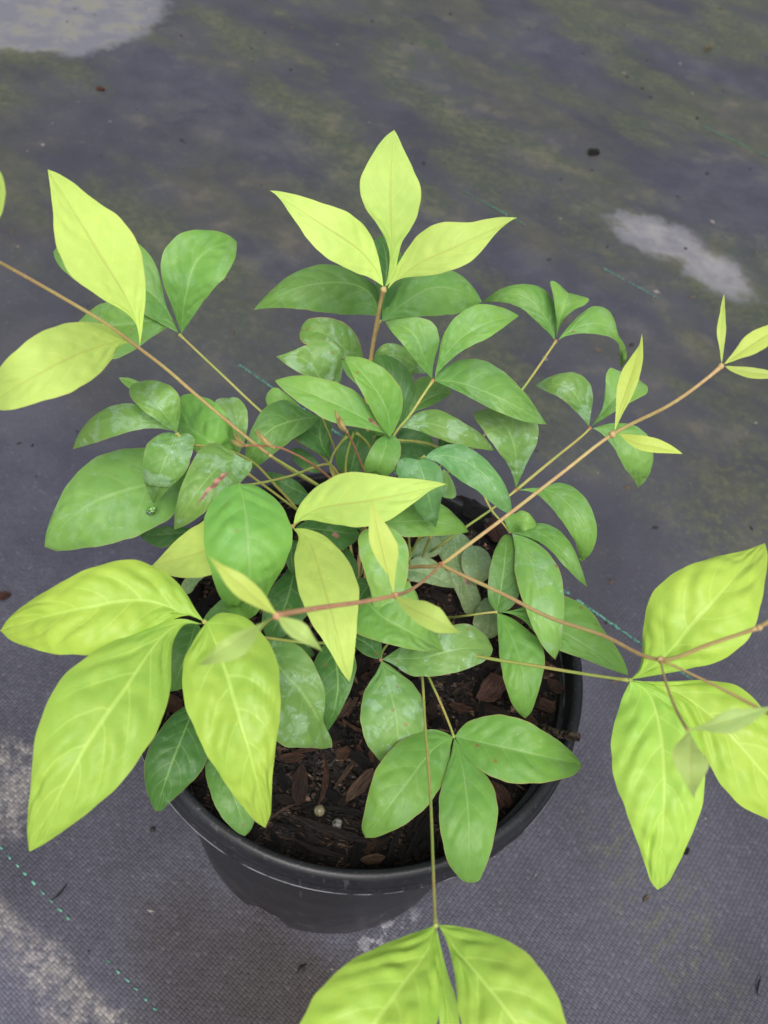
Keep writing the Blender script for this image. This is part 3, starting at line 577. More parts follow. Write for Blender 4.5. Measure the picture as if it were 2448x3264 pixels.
 ('H','lgreen',{},'-580,-17,2980,-565,-48,2980,-549,-85,2981,-530,-130,2982,-511,-182,2979,-492,-237,2969,-476,-286,2945,-463,-323,2903,-456,-345,2842,-453,-354,2770,-453,-353,2695,-455,-347,2622,-457,-338,2550,-580,-17,2980,-615,-21,2967,-645,-45,2954,-665,-92,2944,-672,-160,2938,-659,-238,2930,-633,-304,2905,-603,-346,2849,-579,-361,2760,-557,-357,2658,-530,-343,2567,-494,-342,2538,-457,-338,2550,-580,-17,2980,-548,-1,2971,-508,0,2963,-460,-19,2955,-406,-58,2950,-358,-120,2942,-334,-193,2920,-342,-253,2877,-364,-292,2814,-389,-315,2742,-409,-325,2663,-430,-332,2598,-457,-338,2550'),
 ('I','chart',{},'-536,-648,3020,-572,-644,3030,-613,-643,3042,-663,-640,3056,-723,-642,3071,-789,-665,3083,-857,-695,3085,-927,-721,3073,-997,-738,3045,-1062,-748,3006,-1121,-752,2962,-1173,-752,2916,-1221,-750,2870,-536,-648,3020,-570,-621,3034,-606,-586,3051,-655,-550,3072,-725,-522,3092,-810,-521,3110,-892,-560,3116,-969,-606,3099,-1039,-647,3060,-1102,-678,3008,-1158,-699,2952,-1200,-720,2903,-1221,-750,2870,-536,-648,3020,-573,-641,3031,-613,-656,3037,-654,-691,3035,-695,-740,3030,-745,-793,3030,-810,-832,3027,-887,-850,3016,-966,-853,2992,-1042,-836,2964,-1111,-815,2929,-1171,-786,2896,-1221,-750,2870'),
 ('I','chart',{},'-542,-659,3020,-591,-669,3026,-634,-711,3034,-662,-783,3043,-682,-874,3051,-704,-971,3054,-733,-1065,3045,-760,-1152,3020,-786,-1226,2978,-813,-1285,2924,-838,-1330,2866,-861,-1365,2808,-883,-1394,2750,-542,-659,3020,-600,-658,3029,-660,-685,3038,-724,-734,3046,-791,-804,3057,-856,-891,3067,-901,-994,3063,-913,-1100,3036,-906,-1190,2988,-896,-1261,2927,-896,-1315,2862,-895,-1358,2800,-883,-1394,2750,-542,-659,3020,-592,-674,3025,-611,-734,3023,-597,-816,3022,-571,-909,3018,-569,-1013,3012,-591,-1112,2999,-629,-1199,2973,-681,-1266,2934,-737,-1314,2889,-789,-1350,2841,-836,-1376,2793,-883,-1394,2750'),
 ('I','chart',{},'-528,-646,3020,-504,-681,3018,-476,-721,3017,-445,-770,3015,-409,-828,3009,-372,-891,2998,-334,-954,2975,-297,-1010,2938,-266,-1056,2887,-242,-1092,2828,-225,-1119,2767,-212,-1139,2708,-201,-1155,2650,-528,-646,3020,-544,-684,3012,-556,-731,3004,-563,-790,2996,-550,-862,2988,-515,-937,2978,-464,-1004,2958,-411,-1060,2923,-359,-1099,2872,-313,-1126,2811,-273,-1143,2749,-237,-1153,2694,-201,-1155,2650,-528,-646,3020,-500,-607,3018,-448,-595,3015,-382,-612,3012,-315,-666,3009,-261,-748,3001,-232,-842,2982,-216,-928,2947,-211,-1002,2899,-205,-1058,2838,-197,-1098,2770,-192,-1128,2704,-201,-1155,2650'),
 ('J','young',{},'60,-604,3340,52,-596,3353,43,-587,3369,33,-575,3388,21,-561,3411,8,-544,3435,-6,-524,3460,-20,-501,3481,-32,-478,3498,-42,-455,3509,-50,-434,3515,-57,-415,3519,-63,-397,3520,60,-604,3340,54,-595,3355,46,-585,3371,32,-574,3389,12,-566,3412,-12,-556,3437,-32,-540,3461,-48,-517,3483,-54,-490,3499,-57,-463,3510,-60,-439,3516,-62,-417,3519,-63,-397,3520,60,-604,3340,58,-594,3355,55,-582,3373,53,-569,3394,51,-552,3419,50,-531,3448,39,-510,3475,17,-490,3494,-5,-470,3507,-25,-451,3514,-42,-432,3518,-54,-414,3520,-63,-397,3520'),
 ('J','young',{},'66,-609,3340,76,-622,3348,87,-637,3358,102,-653,3370,120,-670,3383,142,-685,3396,166,-697,3405,190,-706,3408,213,-711,3404,233,-711,3394,251,-708,3381,266,-704,3366,279,-698,3350,66,-609,3340,78,-616,3350,93,-623,3362,110,-632,3377,131,-643,3396,154,-654,3414,180,-667,3424,204,-678,3425,222,-691,3414,237,-700,3399,252,-703,3383,266,-701,3367,279,-698,3350,66,-609,3340,72,-628,3349,81,-648,3360,94,-671,3372,111,-694,3384,131,-716,3395,155,-734,3403,181,-744,3405,206,-746,3402,228,-737,3394,247,-726,3383,264,-713,3369,279,-698,3350'),
 ('J','young',{},'-226,-999,3760,-236,-998,3769,-248,-998,3780,-261,-997,3794,-277,-995,3809,-296,-991,3825,-316,-985,3840,-336,-977,3850,-356,-966,3856,-374,-955,3856,-390,-943,3852,-404,-931,3847,-416,-920,3840,-226,-999,3760,-233,-994,3771,-242,-989,3783,-252,-984,3798,-266,-978,3816,-284,-973,3834,-304,-968,3849,-327,-962,3858,-350,-957,3860,-371,-950,3858,-388,-940,3854,-403,-930,3847,-416,-920,3840,-226,-999,3760,-238,-1003,3770,-250,-1007,3781,-266,-1011,3794,-284,-1014,3809,-305,-1016,3825,-326,-1012,3839,-347,-1001,3850,-364,-984,3855,-379,-967,3856,-393,-950,3853,-405,-935,3847,-416,-920,3840'),
 ('J','youngd',{},'-222,-998,3750,-215,-1002,3751,-207,-1008,3753,-198,-1014,3755,-186,-1022,3757,-173,-1030,3757,-160,-1037,3755,-147,-1042,3748,-134,-1043,3738,-123,-1041,3724,-115,-1038,3709,-107,-1034,3695,-101,-1029,3680,-222,-998,3750,-214,-998,3753,-205,-999,3757,-193,-1001,3761,-179,-1004,3765,-163,-1008,3768,-148,-1015,3767,-137,-1023,3758,-127,-1028,3743,-118,-1030,3726,-111,-1030,3709,-106,-1029,3693,-101,-1029,3680,-222,-998,3750,-219,-1007,3751,-214,-1016,3753,-206,-1027,3755,-196,-1038,3757,-183,-1047,3757,-168,-1052,3755,-152,-1053,3749,-138,-1052,3740,-126,-1048,3727,-116,-1042,3712,-108,-1036,3696,-101,-1029,3680'),
 ('J','youngd',{},'-232,-1004,3760,-239,-1017,3768,-248,-1033,3778,-257,-1052,3789,-268,-1075,3802,-280,-1099,3814,-294,-1122,3820,-309,-1140,3818,-325,-1151,3807,-341,-1156,3789,-356,-1156,3767,-369,-1154,3744,-381,-1150,3720,-232,-1004,3760,-239,-1018,3769,-248,-1033,3778,-259,-1051,3790,-273,-1071,3805,-290,-1091,3819,-307,-1111,3827,-322,-1129,3826,-336,-1142,3812,-348,-1149,3791,-360,-1152,3767,-370,-1152,3744,-381,-1150,3720,-232,-1004,3760,-239,-1020,3769,-246,-1039,3780,-251,-1063,3793,-252,-1094,3807,-256,-1125,3817,-266,-1152,3821,-285,-1167,3817,-307,-1174,3809,-327,-1175,3795,-346,-1170,3774,-364,-1162,3748,-381,-1150,3720'),
 ('K','young',{},'754,265,3360,754,281,3372,755,299,3387,757,321,3404,760,348,3425,766,380,3448,773,417,3470,780,458,3489,787,502,3503,793,544,3513,799,582,3518,805,617,3520,810,649,3520,754,265,3360,751,281,3373,748,299,3388,744,321,3406,738,348,3427,733,381,3451,734,419,3474,744,461,3494,764,503,3506,783,543,3514,799,581,3518,807,615,3520,810,649,3520,754,265,3360,758,280,3373,763,296,3389,770,316,3407,780,340,3430,792,370,3454,801,407,3477,808,450,3496,812,495,3510,813,539,3518,812,579,3521,811,615,3522,810,649,3520'),
 ('K','young',{},'771,257,3360,780,245,3364,791,232,3368,806,219,3373,824,206,3379,847,197,3385,873,195,3390,899,193,3393,925,191,3393,947,191,3392,967,193,3388,983,195,3384,997,198,3380,771,257,3360,782,254,3367,795,248,3376,810,241,3386,829,232,3397,852,225,3406,878,221,3410,905,216,3410,930,210,3407,952,206,3401,970,203,3394,985,200,3387,997,198,3380,771,257,3360,779,242,3363,788,225,3367,801,208,3371,818,190,3375,841,176,3380,867,170,3384,894,169,3388,921,173,3390,944,179,3389,965,185,3387,982,191,3384,997,198,3380'),
 ('K','young',{},'1020,347,3690,1017,356,3698,1014,368,3707,1010,382,3718,1005,399,3731,1001,420,3746,998,445,3760,996,473,3772,997,503,3781,999,532,3786,1001,559,3789,1004,583,3790,1008,605,3790,1020,347,3690,1016,356,3698,1011,367,3707,1005,381,3718,997,397,3731,987,417,3745,982,442,3759,984,471,3771,988,501,3781,992,531,3786,997,558,3789,1002,582,3790,1008,605,3790,1020,347,3690,1019,356,3699,1018,367,3709,1017,380,3721,1015,397,3735,1014,418,3750,1012,443,3765,1008,471,3776,1006,501,3784,1005,531,3789,1006,558,3791,1007,582,3791,1008,605,3790'),
 ('K','young',{},'1028,349,3690,1037,355,3699,1047,361,3709,1059,368,3721,1074,377,3735,1093,389,3751,1114,405,3765,1137,424,3776,1161,444,3783,1185,466,3786,1206,488,3786,1225,508,3783,1242,527,3780,1028,349,3690,1034,357,3701,1041,367,3713,1049,378,3728,1058,393,3746,1069,411,3765,1089,430,3781,1117,448,3791,1146,467,3796,1174,488,3796,1200,506,3792,1222,518,3786,1242,527,3780,1028,349,3690,1039,350,3698,1052,352,3707,1067,354,3719,1086,356,3732,1108,360,3746,1130,371,3761,1153,390,3773,1175,414,3782,1194,443,3786,1212,471,3786,1227,499,3784,1242,527,3780'),
 ('K','young',{},'1031,340,3690,1039,336,3692,1049,331,3693,1062,326,3696,1078,322,3698,1096,318,3702,1115,315,3705,1135,313,3708,1154,312,3712,1170,313,3714,1184,313,3717,1195,314,3718,1204,315,3720,1031,340,3690,1039,339,3694,1049,337,3698,1062,335,3702,1077,333,3707,1095,331,3712,1115,329,3716,1135,327,3719,1154,325,3721,1170,322,3722,1184,320,3722,1195,317,3721,1204,315,3720,1031,340,3690,1038,331,3690,1047,322,3691,1059,314,3692,1074,305,3694,1093,298,3696,1113,293,3699,1134,292,3703,1154,293,3707,1171,297,3711,1184,302,3714,1195,308,3717,1204,315,3720'),
 ('M','youngd',{},'808,-1062,3710,816,-1063,3718,826,-1064,3727,838,-1063,3738,853,-1061,3751,870,-1056,3764,889,-1050,3775,911,-1041,3782,933,-1030,3784,955,-1017,3781,975,-1005,3776,992,-994,3768,1009,-982,3760,808,-1062,3710,816,-1061,3719,825,-1059,3729,836,-1056,3742,848,-1049,3756,862,-1039,3772,881,-1029,3784,904,-1023,3789,928,-1017,3789,952,-1008,3784,973,-999,3777,992,-990,3769,1009,-982,3760,808,-1062,3710,817,-1065,3718,827,-1068,3727,840,-1072,3738,855,-1078,3750,874,-1082,3762,895,-1080,3774,915,-1068,3783,936,-1051,3786,956,-1033,3784,975,-1015,3778,992,-999,3770,1009,-982,3760'),
 ('M','youngd',{},'811,-1064,3710,812,-1074,3713,813,-1086,3717,812,-1101,3721,810,-1119,3725,807,-1139,3727,805,-1158,3725,808,-1173,3717,814,-1184,3702,823,-1190,3683,833,-1193,3662,843,-1194,3641,853,-1193,3620,811,-1064,3710,803,-1075,3713,793,-1089,3717,780,-1105,3722,765,-1124,3728,760,-1146,3729,766,-1165,3724,778,-1179,3717,791,-1190,3708,805,-1198,3694,821,-1198,3670,837,-1196,3645,853,-1193,3620,811,-1064,3710,814,-1074,3714,817,-1087,3719,821,-1101,3725,826,-1118,3731,834,-1136,3738,842,-1155,3742,840,-1171,3733,837,-1181,3712,840,-1186,3686,844,-1189,3662,848,-1191,3640,853,-1193,3620'),
 ('M','young',{},'1048,-924,3650,1052,-926,3654,1056,-929,3658,1061,-933,3663,1067,-938,3670,1073,-945,3677,1079,-953,3685,1085,-961,3693,1090,-969,3700,1095,-976,3707,1098,-983,3712,1101,-988,3716,1103,-992,3720,1048,-924,3650,1052,-923,3655,1057,-923,3660,1063,-924,3667,1070,-926,3675,1078,-931,3683,1085,-938,3692,1092,-947,3700,1097,-957,3707,1100,-968,3712,1102,-977,3715,1102,-985,3718,1103,-992,3720,1048,-924,3650,1049,-931,3652,1051,-939,3656,1053,-949,3661,1056,-959,3668,1060,-970,3677,1065,-981,3687,1072,-989,3697,1079,-995,3705,1086,-997,3711,1092,-997,3716,1098,-995,3718,1103,-992,3720'),
 ('O','chart',{},'958,-483,2910,980,-477,2941,1003,-466,2977,1028,-448,3020,1053,-420,3071,1080,-382,3124,1114,-336,3170,1156,-280,3202,1202,-214,3216,1251,-144,3212,1299,-75,3197,1344,-9,3176,1389,56,3150,958,-483,2910,973,-462,2943,974,-428,2975,964,-385,3013,953,-335,3062,955,-276,3116,990,-217,3167,1055,-168,3198,1131,-122,3208,1206,-79,3202,1273,-37,3189,1333,8,3171,1389,56,3150,958,-483,2910,989,-485,2942,1026,-485,2975,1072,-482,3012,1127,-475,3053,1189,-463,3099,1246,-427,3149,1288,-359,3186,1314,-271,3202,1340,-178,3198,1366,-89,3184,1385,-10,3165,1389,56,3150'),
 ('O','chart',{},'954,-492,2910,993,-502,2908,1026,-532,2906,1047,-586,2903,1061,-655,2897,1072,-733,2886,1080,-812,2865,1088,-885,2832,1097,-947,2787,1110,-995,2735,1124,-1032,2682,1138,-1060,2630,1152,-1083,2580,954,-492,2910,942,-525,2888,931,-565,2864,917,-623,2851,908,-695,2839,913,-773,2824,938,-847,2805,977,-911,2777,1016,-966,2740,1053,-1009,2697,1087,-1042,2653,1117,-1068,2609,1152,-1083,2580,954,-492,2910,1004,-486,2912,1059,-494,2915,1120,-519,2916,1173,-578,2915,1200,-667,2908,1213,-764,2889,1213,-855,2854,1204,-930,2801,1190,-987,2739,1182,-1029,2676,1176,-1061,2617,1152,-1083,2580'),
 ('O','chart',{},'958,-489,2910,1000,-491,2917,1048,-498,2925,1103,-514,2935,1164,-547,2944,1227,-596,2950,1290,-650,2945,1356,-701,2926,1421,-742,2892,1484,-773,2847,1541,-795,2798,1592,-811,2750,1640,-822,2700,958,-489,2910,1007,-486,2919,1063,-480,2931,1131,-470,2947,1214,-460,2966,1305,-469,2983,1384,-527,2982,1452,-594,2957,1511,-656,2909,1562,-707,2849,1601,-749,2790,1626,-786,2739,1640,-822,2700,958,-489,2910,1001,-489,2918,1049,-503,2923,1095,-541,2923,1139,-598,2919,1181,-669,2910,1228,-741,2892,1286,-800,2864,1357,-838,2830,1439,-844,2800,1513,-847,2762,1579,-843,2724,1640,-822,2700'),
 ('P','chart',{},'353,-1427,2950,347,-1460,2965,336,-1498,2983,316,-1541,3005,286,-1588,3029,255,-1640,3049,224,-1692,3060,197,-1740,3054,175,-1782,3030,157,-1817,2992,143,-1845,2946,133,-1867,2899,124,-1886,2850,353,-1427,2950,315,-1446,2956,272,-1472,2971,220,-1505,2997,163,-1547,3023,105,-1597,3040,59,-1656,3041,31,-1717,3016,16,-1772,2960,29,-1818,2898,57,-1852,2852,91,-1873,2838,124,-1886,2850,353,-1427,2950,361,-1463,2964,369,-1504,2977,377,-1552,2989,382,-1609,3004,379,-1674,3024,350,-1738,3043,308,-1791,3041,267,-1832,3014,229,-1863,2966,192,-1881,2915,157,-1887,2874,124,-1886,2850'),
 ('P','chart',{},'363,-1423,2950,383,-1449,2965,405,-1478,2983,434,-1511,3005,469,-1547,3029,509,-1588,3049,552,-1628,3060,594,-1668,3054,632,-1705,3030,668,-1735,2992,700,-1760,2946,728,-1780,2899,755,-1797,2850,363,-1423,2950,402,-1420,2961,446,-1424,2978,499,-1432,3002,559,-1450,3030,615,-1490,3055,665,-1543,3064,704,-1601,3048,739,-1653,3009,767,-1698,2951,783,-1737,2892,781,-1770,2852,755,-1797,2850,363,-1423,2950,381,-1454,2965,397,-1490,2981,410,-1535,2995,422,-1589,3008,433,-1649,3018,459,-1705,3026,504,-1747,3022,558,-1776,2997,613,-1795,2959,665,-1803,2917,713,-1803,2880,755,-1797,2850'),
 ('P','chart',{},'360,-1425,2930,369,-1447,2919,378,-1471,2906,390,-1501,2890,403,-1538,2869,419,-1579,2845,436,-1623,2815,457,-1665,2781,478,-1703,2745,498,-1736,2710,516,-1762,2677,531,-1784,2647,545,-1802,2620,360,-1425,2930,365,-1448,2919,371,-1474,2907,378,-1506,2892,388,-1544,2872,400,-1588,2848,412,-1634,2821,427,-1679,2789,448,-1717,2754,471,-1749,2719,495,-1773,2684,519,-1790,2652,545,-1802,2620,360,-1425,2930,371,-1446,2919,383,-1470,2907,398,-1500,2893,418,-1535,2876,444,-1573,2856,465,-1616,2827,482,-1660,2790,503,-1698,2753,524,-1730,2717,538,-1758,2682,543,-1782,2650,545,-1802,2620'),
 ('Q','mgreen',{},'433,-545,2290,407,-566,2296,380,-593,2303,352,-630,2312,324,-679,2320,297,-734,2326,269,-789,2325,241,-839,2314,216,-880,2292,196,-912,2262,179,-935,2228,166,-953,2194,154,-966,2160,433,-545,2290,400,-532,2292,359,-529,2294,309,-545,2298,256,-582,2304,204,-638,2312,163,-706,2315,139,-774,2304,133,-834,2280,132,-880,2246,131,-915,2208,136,-943,2174,154,-966,2160,433,-545,2290,429,-577,2288,429,-615,2287,430,-663,2290,419,-721,2298,397,-784,2304,366,-843,2302,327,-891,2291,286,-926,2269,247,-948,2240,213,-961,2209,183,-967,2180,154,-966,2160'),
 ('Q','mgreen',{},'441,-539,2290,467,-545,2301,498,-552,2314,535,-560,2329,579,-570,2345,631,-578,2361,687,-584,2370,746,-585,2369,803,-580,2356,856,-571,2334,903,-559,2308,943,-547,2280,980,-534,2250,441,-539,2290,454,-514,2306,475,-491,2326,511,-473,2352,559,-462,2381,619,-462,2406,684,-472,2418,750,-487,2410,812,-501,2385,867,-509,2351,914,-516,2314,951,-524,2280,980,-534,2250,441,-539,2290,458,-571,2297,480,-604,2307,510,-642,2320,552,-679,2335,607,-707,2351,671,-717,2363,739,-707,2365,804,-685,2355,864,-654,2334,916,-620,2305,957,-578,2275,980,-534,2250'),
 ('Q','mgreen',{},'438,-544,2290,450,-577,2299,463,-616,2310,476,-664,2323,488,-722,2337,500,-786,2349,512,-851,2355,522,-911,2351,531,-962,2335,541,-1003,2310,551,-1033,2281,560,-1056,2251,569,-1075,2220,438,-544,2290,435,-582,2294,431,-626,2300,422,-680,2307,410,-742,2315,403,-813,2323,408,-883,2326,424,-946,2320,446,-998,2300,472,-1036,2273,505,-1059,2247,537,-1072,2228,569,-1075,2220,438,-544,2290,460,-576,2300,487,-610,2310,525,-645,2320,569,-688,2331,607,-747,2343,625,-821,2351,626,-893,2346,621,-954,2327,615,-1002,2296,607,-1037,2260,597,-1063,2227,569,-1075,2220'),
 ('R','haze',{},'90,-309,2370,101,-333,2370,114,-362,2369,129,-396,2369,147,-437,2366,167,-481,2360,188,-525,2345,203,-567,2320,215,-601,2285,224,-626,2244,232,-644,2202,237,-656,2161,242,-665,2120,90,-309,2370,85,-338,2364,76,-370,2358,58,-406,2348,45,-452,2338,42,-508,2326,53,-562,2307,75,-606,2274,109,-635,2232,147,-651,2191,182,-659,2158,214,-663,2135,242,-665,2120,90,-309,2370,119,-319,2369,152,-334,2367,190,-354,2365,235,-381,2362,276,-424,2354,300,-480,2336,309,-535,2307,308,-579,2265,299,-612,2218,282,-635,2177,262,-652,2145,242,-665,2120'),
 ('R','haze',{},'91,-303,2370,115,-306,2387,142,-309,2407,175,-315,2431,214,-321,2459,259,-322,2487,304,-310,2510,350,-291,2523,395,-271,2523,438,-252,2512,475,-234,2494,507,-217,2473,536,-201,2450,91,-303,2370,111,-288,2387,135,-272,2406,164,-253,2430,200,-233,2462,245,-218,2503,297,-200,2532,353,-173,2537,411,-150,2525,462,-149,2500,500,-157,2473,522,-176,2456,536,-201,2450,91,-303,2370,118,-316,2384,147,-334,2399,180,-360,2413,222,-383,2432,273,-387,2456,326,-382,2476,379,-366,2490,428,-339,2491,470,-306,2482,504,-270,2467,528,-233,2453,536,-201,2450'),
 ('R','dgreen',{},'85,-302,2370,76,-291,2369,65,-278,2367,51,-263,2366,31,-247,2363,7,-233,2358,-21,-218,2350,-48,-198,2338,-73,-175,2322,-95,-152,2304,-113,-131,2285,-128,-112,2267,-141,-94,2250,85,-302,2370,71,-303,2369,55,-302,2368,36,-298,2365,13,-289,2361,-12,-272,2355,-34,-245,2349,-60,-221,2338,-85,-198,2323,-107,-173,2306,-122,-146,2288,-133,-120,2269,-141,-94,2250,85,-302,2370,87,-286,2373,86,-267,2377,80,-243,2380,67,-217,2384,44,-192,2385,15,-167,2380,-19,-143,2362,-52,-124,2336,-81,-111,2310,-105,-103,2286,-125,-97,2267,-141,-94,2250'),
 ('S','mgreen',{},'-28,-239,2700,-12,-256,2703,6,-273,2707,30,-293,2712,59,-314,2716,94,-331,2717,133,-340,2710,174,-343,2693,212,-341,2666,246,-333,2631,275,-321,2594,300,-309,2557,323,-295,2520,-28,-239,2700,-8,-225,2711,15,-211,2725,44,-196,2744,80,-182,2771,126,-180,2793,160,-219,2773,194,-250,2740,226,-272,2698,256,-284,2648,282,-289,2600,304,-292,2558,323,-295,2520,-28,-239,2700,-40,-267,2700,-47,-301,2701,-48,-343,2703,-32,-391,2705,14,-412,2711,67,-420,2715,120,-421,2710,171,-412,2692,217,-395,2662,257,-369,2623,291,-333,2572,323,-295,2520'),
 ('S','pale',{},'-30,-18,2880,-22,-40,2877,-12,-66,2874,-1,-97,2869,11,-133,2862,26,-172,2850,40,-209,2830,51,-240,2799,58,-262,2759,63,-276,2714,66,-282,2668,67,-284,2623,68,-284,2580,-30,-18,2880,-54,-21,2873,-79,-31,2865,-96,-61,2856,-89,-107,2850,-70,-157,2842,-46,-201,2826,-21,-236,2798,0,-261,2756,17,-274,2706,34,-280,2657,51,-283,2615,68,-284,2580,-30,-18,2880,-5,-5,2879,26,-4,2876,60,-21,2872,92,-58,2866,109,-110,2855,117,-164,2834,117,-210,2803,116,-243,2758,112,-263,2706,100,-274,2656,85,-280,2615,68,-284,2580'),
 ('S','mgreen',{},'-5,155,2680,13,164,2681,33,172,2682,59,182,2683,91,194,2683,129,208,2679,170,224,2670,213,243,2652,254,263,2627,290,284,2596,321,304,2563,348,323,2532,371,342,2500,-5,155,2680,5,179,2683,19,206,2687,40,235,2691,72,266,2693,114,296,2690,164,325,2676,217,350,2649,263,356,2613,301,356,2576,330,352,2549,353,347,2524,371,342,2500,-5,155,2680,10,146,2672,30,138,2665,57,133,2658,90,134,2653,129,144,2650,171,163,2643,213,186,2629,254,215,2608,290,246,2583,321,278,2556,348,309,2529,371,342,2500'),
 ('S','glau',{},'74,243,3020,81,231,3014,89,217,3008,99,200,3000,111,180,2989,123,159,2973,137,142,2950,151,131,2919,165,128,2880,177,132,2838,189,140,2797,198,150,2758,207,162,2720,74,243,3020,53,251,3015,28,256,3006,1,252,2991,-3,221,2971,15,184,2955,45,152,2940,74,128,2914,102,116,2877,130,113,2837,157,120,2801,183,137,2762,207,162,2720,74,243,3020,89,260,3016,110,270,3009,135,271,2999,164,262,2986,183,237,2970,191,208,2944,197,191,2904,201,186,2852,203,174,2815,205,167,2781,207,164,2749,207,162,2720'),
 ('S','dgreen',{'spot': 1},'-383,184,2500,-367,181,2508,-349,176,2517,-326,171,2528,-300,165,2539,-269,161,2550,-237,160,2555,-206,165,2552,-177,176,2540,-152,192,2521,-132,210,2498,-115,229,2475,-100,248,2450,-383,184,2500,-372,194,2509,-357,203,2520,-337,211,2534,-311,215,2550,-278,217,2566,-242,218,2575,-207,224,2569,-175,233,2547,-149,243,2516,-128,250,2486,-113,250,2467,-100,248,2450,-383,184,2500,-374,164,2499,-361,141,2499,-341,115,2503,-310,93,2512,-272,84,2523,-232,83,2528,-192,86,2525,-159,105,2517,-135,138,2507,-118,173,2492,-106,210,2471,-100,248,2450'),
 ('S','dgreen',{},'-372,130,2350,-368,102,2354,-363,70,2359,-358,32,2364,-355,-13,2370,-353,-63,2375,-354,-113,2375,-358,-159,2369,-366,-196,2357,-375,-223,2339,-384,-242,2320,-393,-256,2300,-401,-266,2280,-372,130,2350,-376,100,2356,-382,67,2362,-392,28,2371,-407,-16,2381,-424,-65,2390,-435,-117,2394,-440,-164,2387,-439,-200,2369,-433,-226,2344,-424,-243,2318,-413,-255,2297,-401,-266,2280,-372,130,2350,-342,117,2357,-309,96,2365,-273,62,2375,-238,11,2384,-212,-54,2391,-220,-121,2389,-253,-172,2378,-283,-216,2362,-311,-247,2341,-342,-264,2319,-372,-269,2299,-401,-266,2280'),
 ('S','dgreen',{},'-388,149,2450,-388,138,2450,-387,126,2450,-386,111,2450,-383,93,2449,-379,74,2446,-375,56,2440,-369,41,2430,-364,31,2416,-359,25,2400,-355,23,2383,-352,22,2366,-349,24,2350,-388,149,2450,-396,141,2452,-404,130,2453,-410,114,2454,-412,93,2454,-408,71,2451,-401,51,2445,-392,34,2435,-382,23,2421,-372,17,2404,-363,16,2387,-356,19,2369,-349,24,2350,-388,149,2450,-377,148,2451,-363,145,2454,-347,137,2457,-331,121,2460,-320,97,2460,-315,73,2453,-314,53,2439,-318,41,2418,-324,34,2394,-332,31,2373,-341,28,2358,-349,24,2350'),
 ('S','dgreen',{},'-157,203,2400,-153,195,2397,-148,186,2394,-143,174,2390,-136,160,2386,-128,144,2381,-120,126,2375,-112,109,2369,-105,93,2364,-99,78,2360,-94,67,2356,-90,57,2353,-86,49,2350,-157,203,2400,-161,193,2398,-164,182,2396,-165,167,2393,-162,150,2388,-156,131,2382,-147,112,2376,-137,94,2370,-126,79,2364,-114,68,2360,-104,60,2356,-95,53,2353,-86,49,2350,-157,203,2400,-148,198,2399,-139,191,2398,-127,182,2396,-115,169,2393,-103,153,2388,-91,135,2383,-82,116,2376,-78,97,2370,-77,81,2364,-79,68,2358,-83,57,2354,-86,49,2350'),
 ('S','dgreen',{},'-9,-14,2500,-14,-24,2500,-20,-36,2500,-27,-52,2500,-35,-70,2499,-43,-90,2496,-50,-111,2490,-57,-129,2480,-63,-143,2466,-67,-153,2450,-71,-159,2433,-73,-163,2416,-75,-165,2400,-9,-14,2500,-23,-12,2504,-39,-13,2508,-60,-18,2513,-81,-34,2516,-95,-61,2515,-103,-91,2507,-107,-118,2492,-108,-138,2472,-106,-152,2448,-100,-160,2423,-89,-163,2406,-75,-165,2400,-9,-14,2500,-4,-27,2500,0,-43,2501,3,-63,2501,5,-86,2501,4,-112,2498,0,-137,2491,-8,-156,2478,-20,-168,2460,-36,-172,2442,-51,-171,2425,-64,-168,2412,-75,-165,2400'),
 ('S','dgreen',{},'-400,-272,2300,-389,-274,2295,-377,-275,2289,-362,-276,2281,-343,-277,2272,-322,-277,2261,-298,-276,2250,-275,-273,2239,-252,-270,2228,-233,-266,2219,-217,-262,2211,-203,-258,2205,-192,-254,2200,-400,-272,2300,-390,-264,2300,-378,-256,2300,-362,-247,2297,-341,-237,2292,-317,-230,2283,-290,-225,2271,-264,-223,2257,-241,-225,2242,-222,-231,2228,-209,-238,2216,-199,-246,2207,-192,-254,2200,-400,-272,2300,-392,-280,2295,-381,-288,2288,-367,-295,2280,-348,-301,2271,-325,-306,2260,-300,-308,2248,-274,-307,2236,-250,-300,2226,-230,-289,2217,-214,-277,2210,-202,-265,2205,-192,-254,2200'),
 ('S7','haze',{},'-389,-448,2620,-370,-471,2620,-347,-496,2619,-319,-526,2619,-285,-559,2616,-244,-591,2608,-198,-617,2590,-157,-644,2560,-122,-666,2518,-94,-681,2469,-72,-691,2418,-55,-697,2369,-40,-700,2320,-389,-448,2620,-359,-444,2631,-322,-447,2641,-278,-458,2653,-226,-479,2662,-179,-516,2653,-139,-558,2626,-109,-600,2588,-93,-639,2539,-90,-671,2487,-67,-684,2430,-48,-692,2374,-40,-700,2320,-389,-448,2620,-383,-487,2622,-376,-531,2625,-364,-583,2627,-347,-642,2626,-325,-705,2621,-296,-766,2608,-260,-811,2572,-207,-813,2517,-154,-785,2468,-110,-756,2418,-72,-730,2366,-40,-700,2320'),
 ('S7','dgreen',{},'-145,-222,2320,-134,-243,2320,-121,-267,2320,-107,-297,2319,-92,-333,2317,-78,-374,2312,-67,-415,2300,-61,-454,2280,-60,-485,2252,-61,-508,2219,-64,-524,2185,-67,-535,2153,-70,-543,2120,-145,-222,2320,-156,-246,2321,-165,-274,2322,-174,-309,2324,-182,-352,2326,-186,-400,2325,-180,-446,2313,-164,-482,2287,-146,-507,2250,-126,-523,2209,-107,-533,2172,-88,-538,2142,-70,-543,2120,-145,-222,2320,-119,-224,2326,-89,-231,2332,-56,-250,2337,-26,-287,2339,-7,-337,2333,-7,-390,2320,-13,-438,2299,-24,-477,2270,-36,-505,2235,-48,-524,2197,-59,-536,2159,-70,-543,2120'),
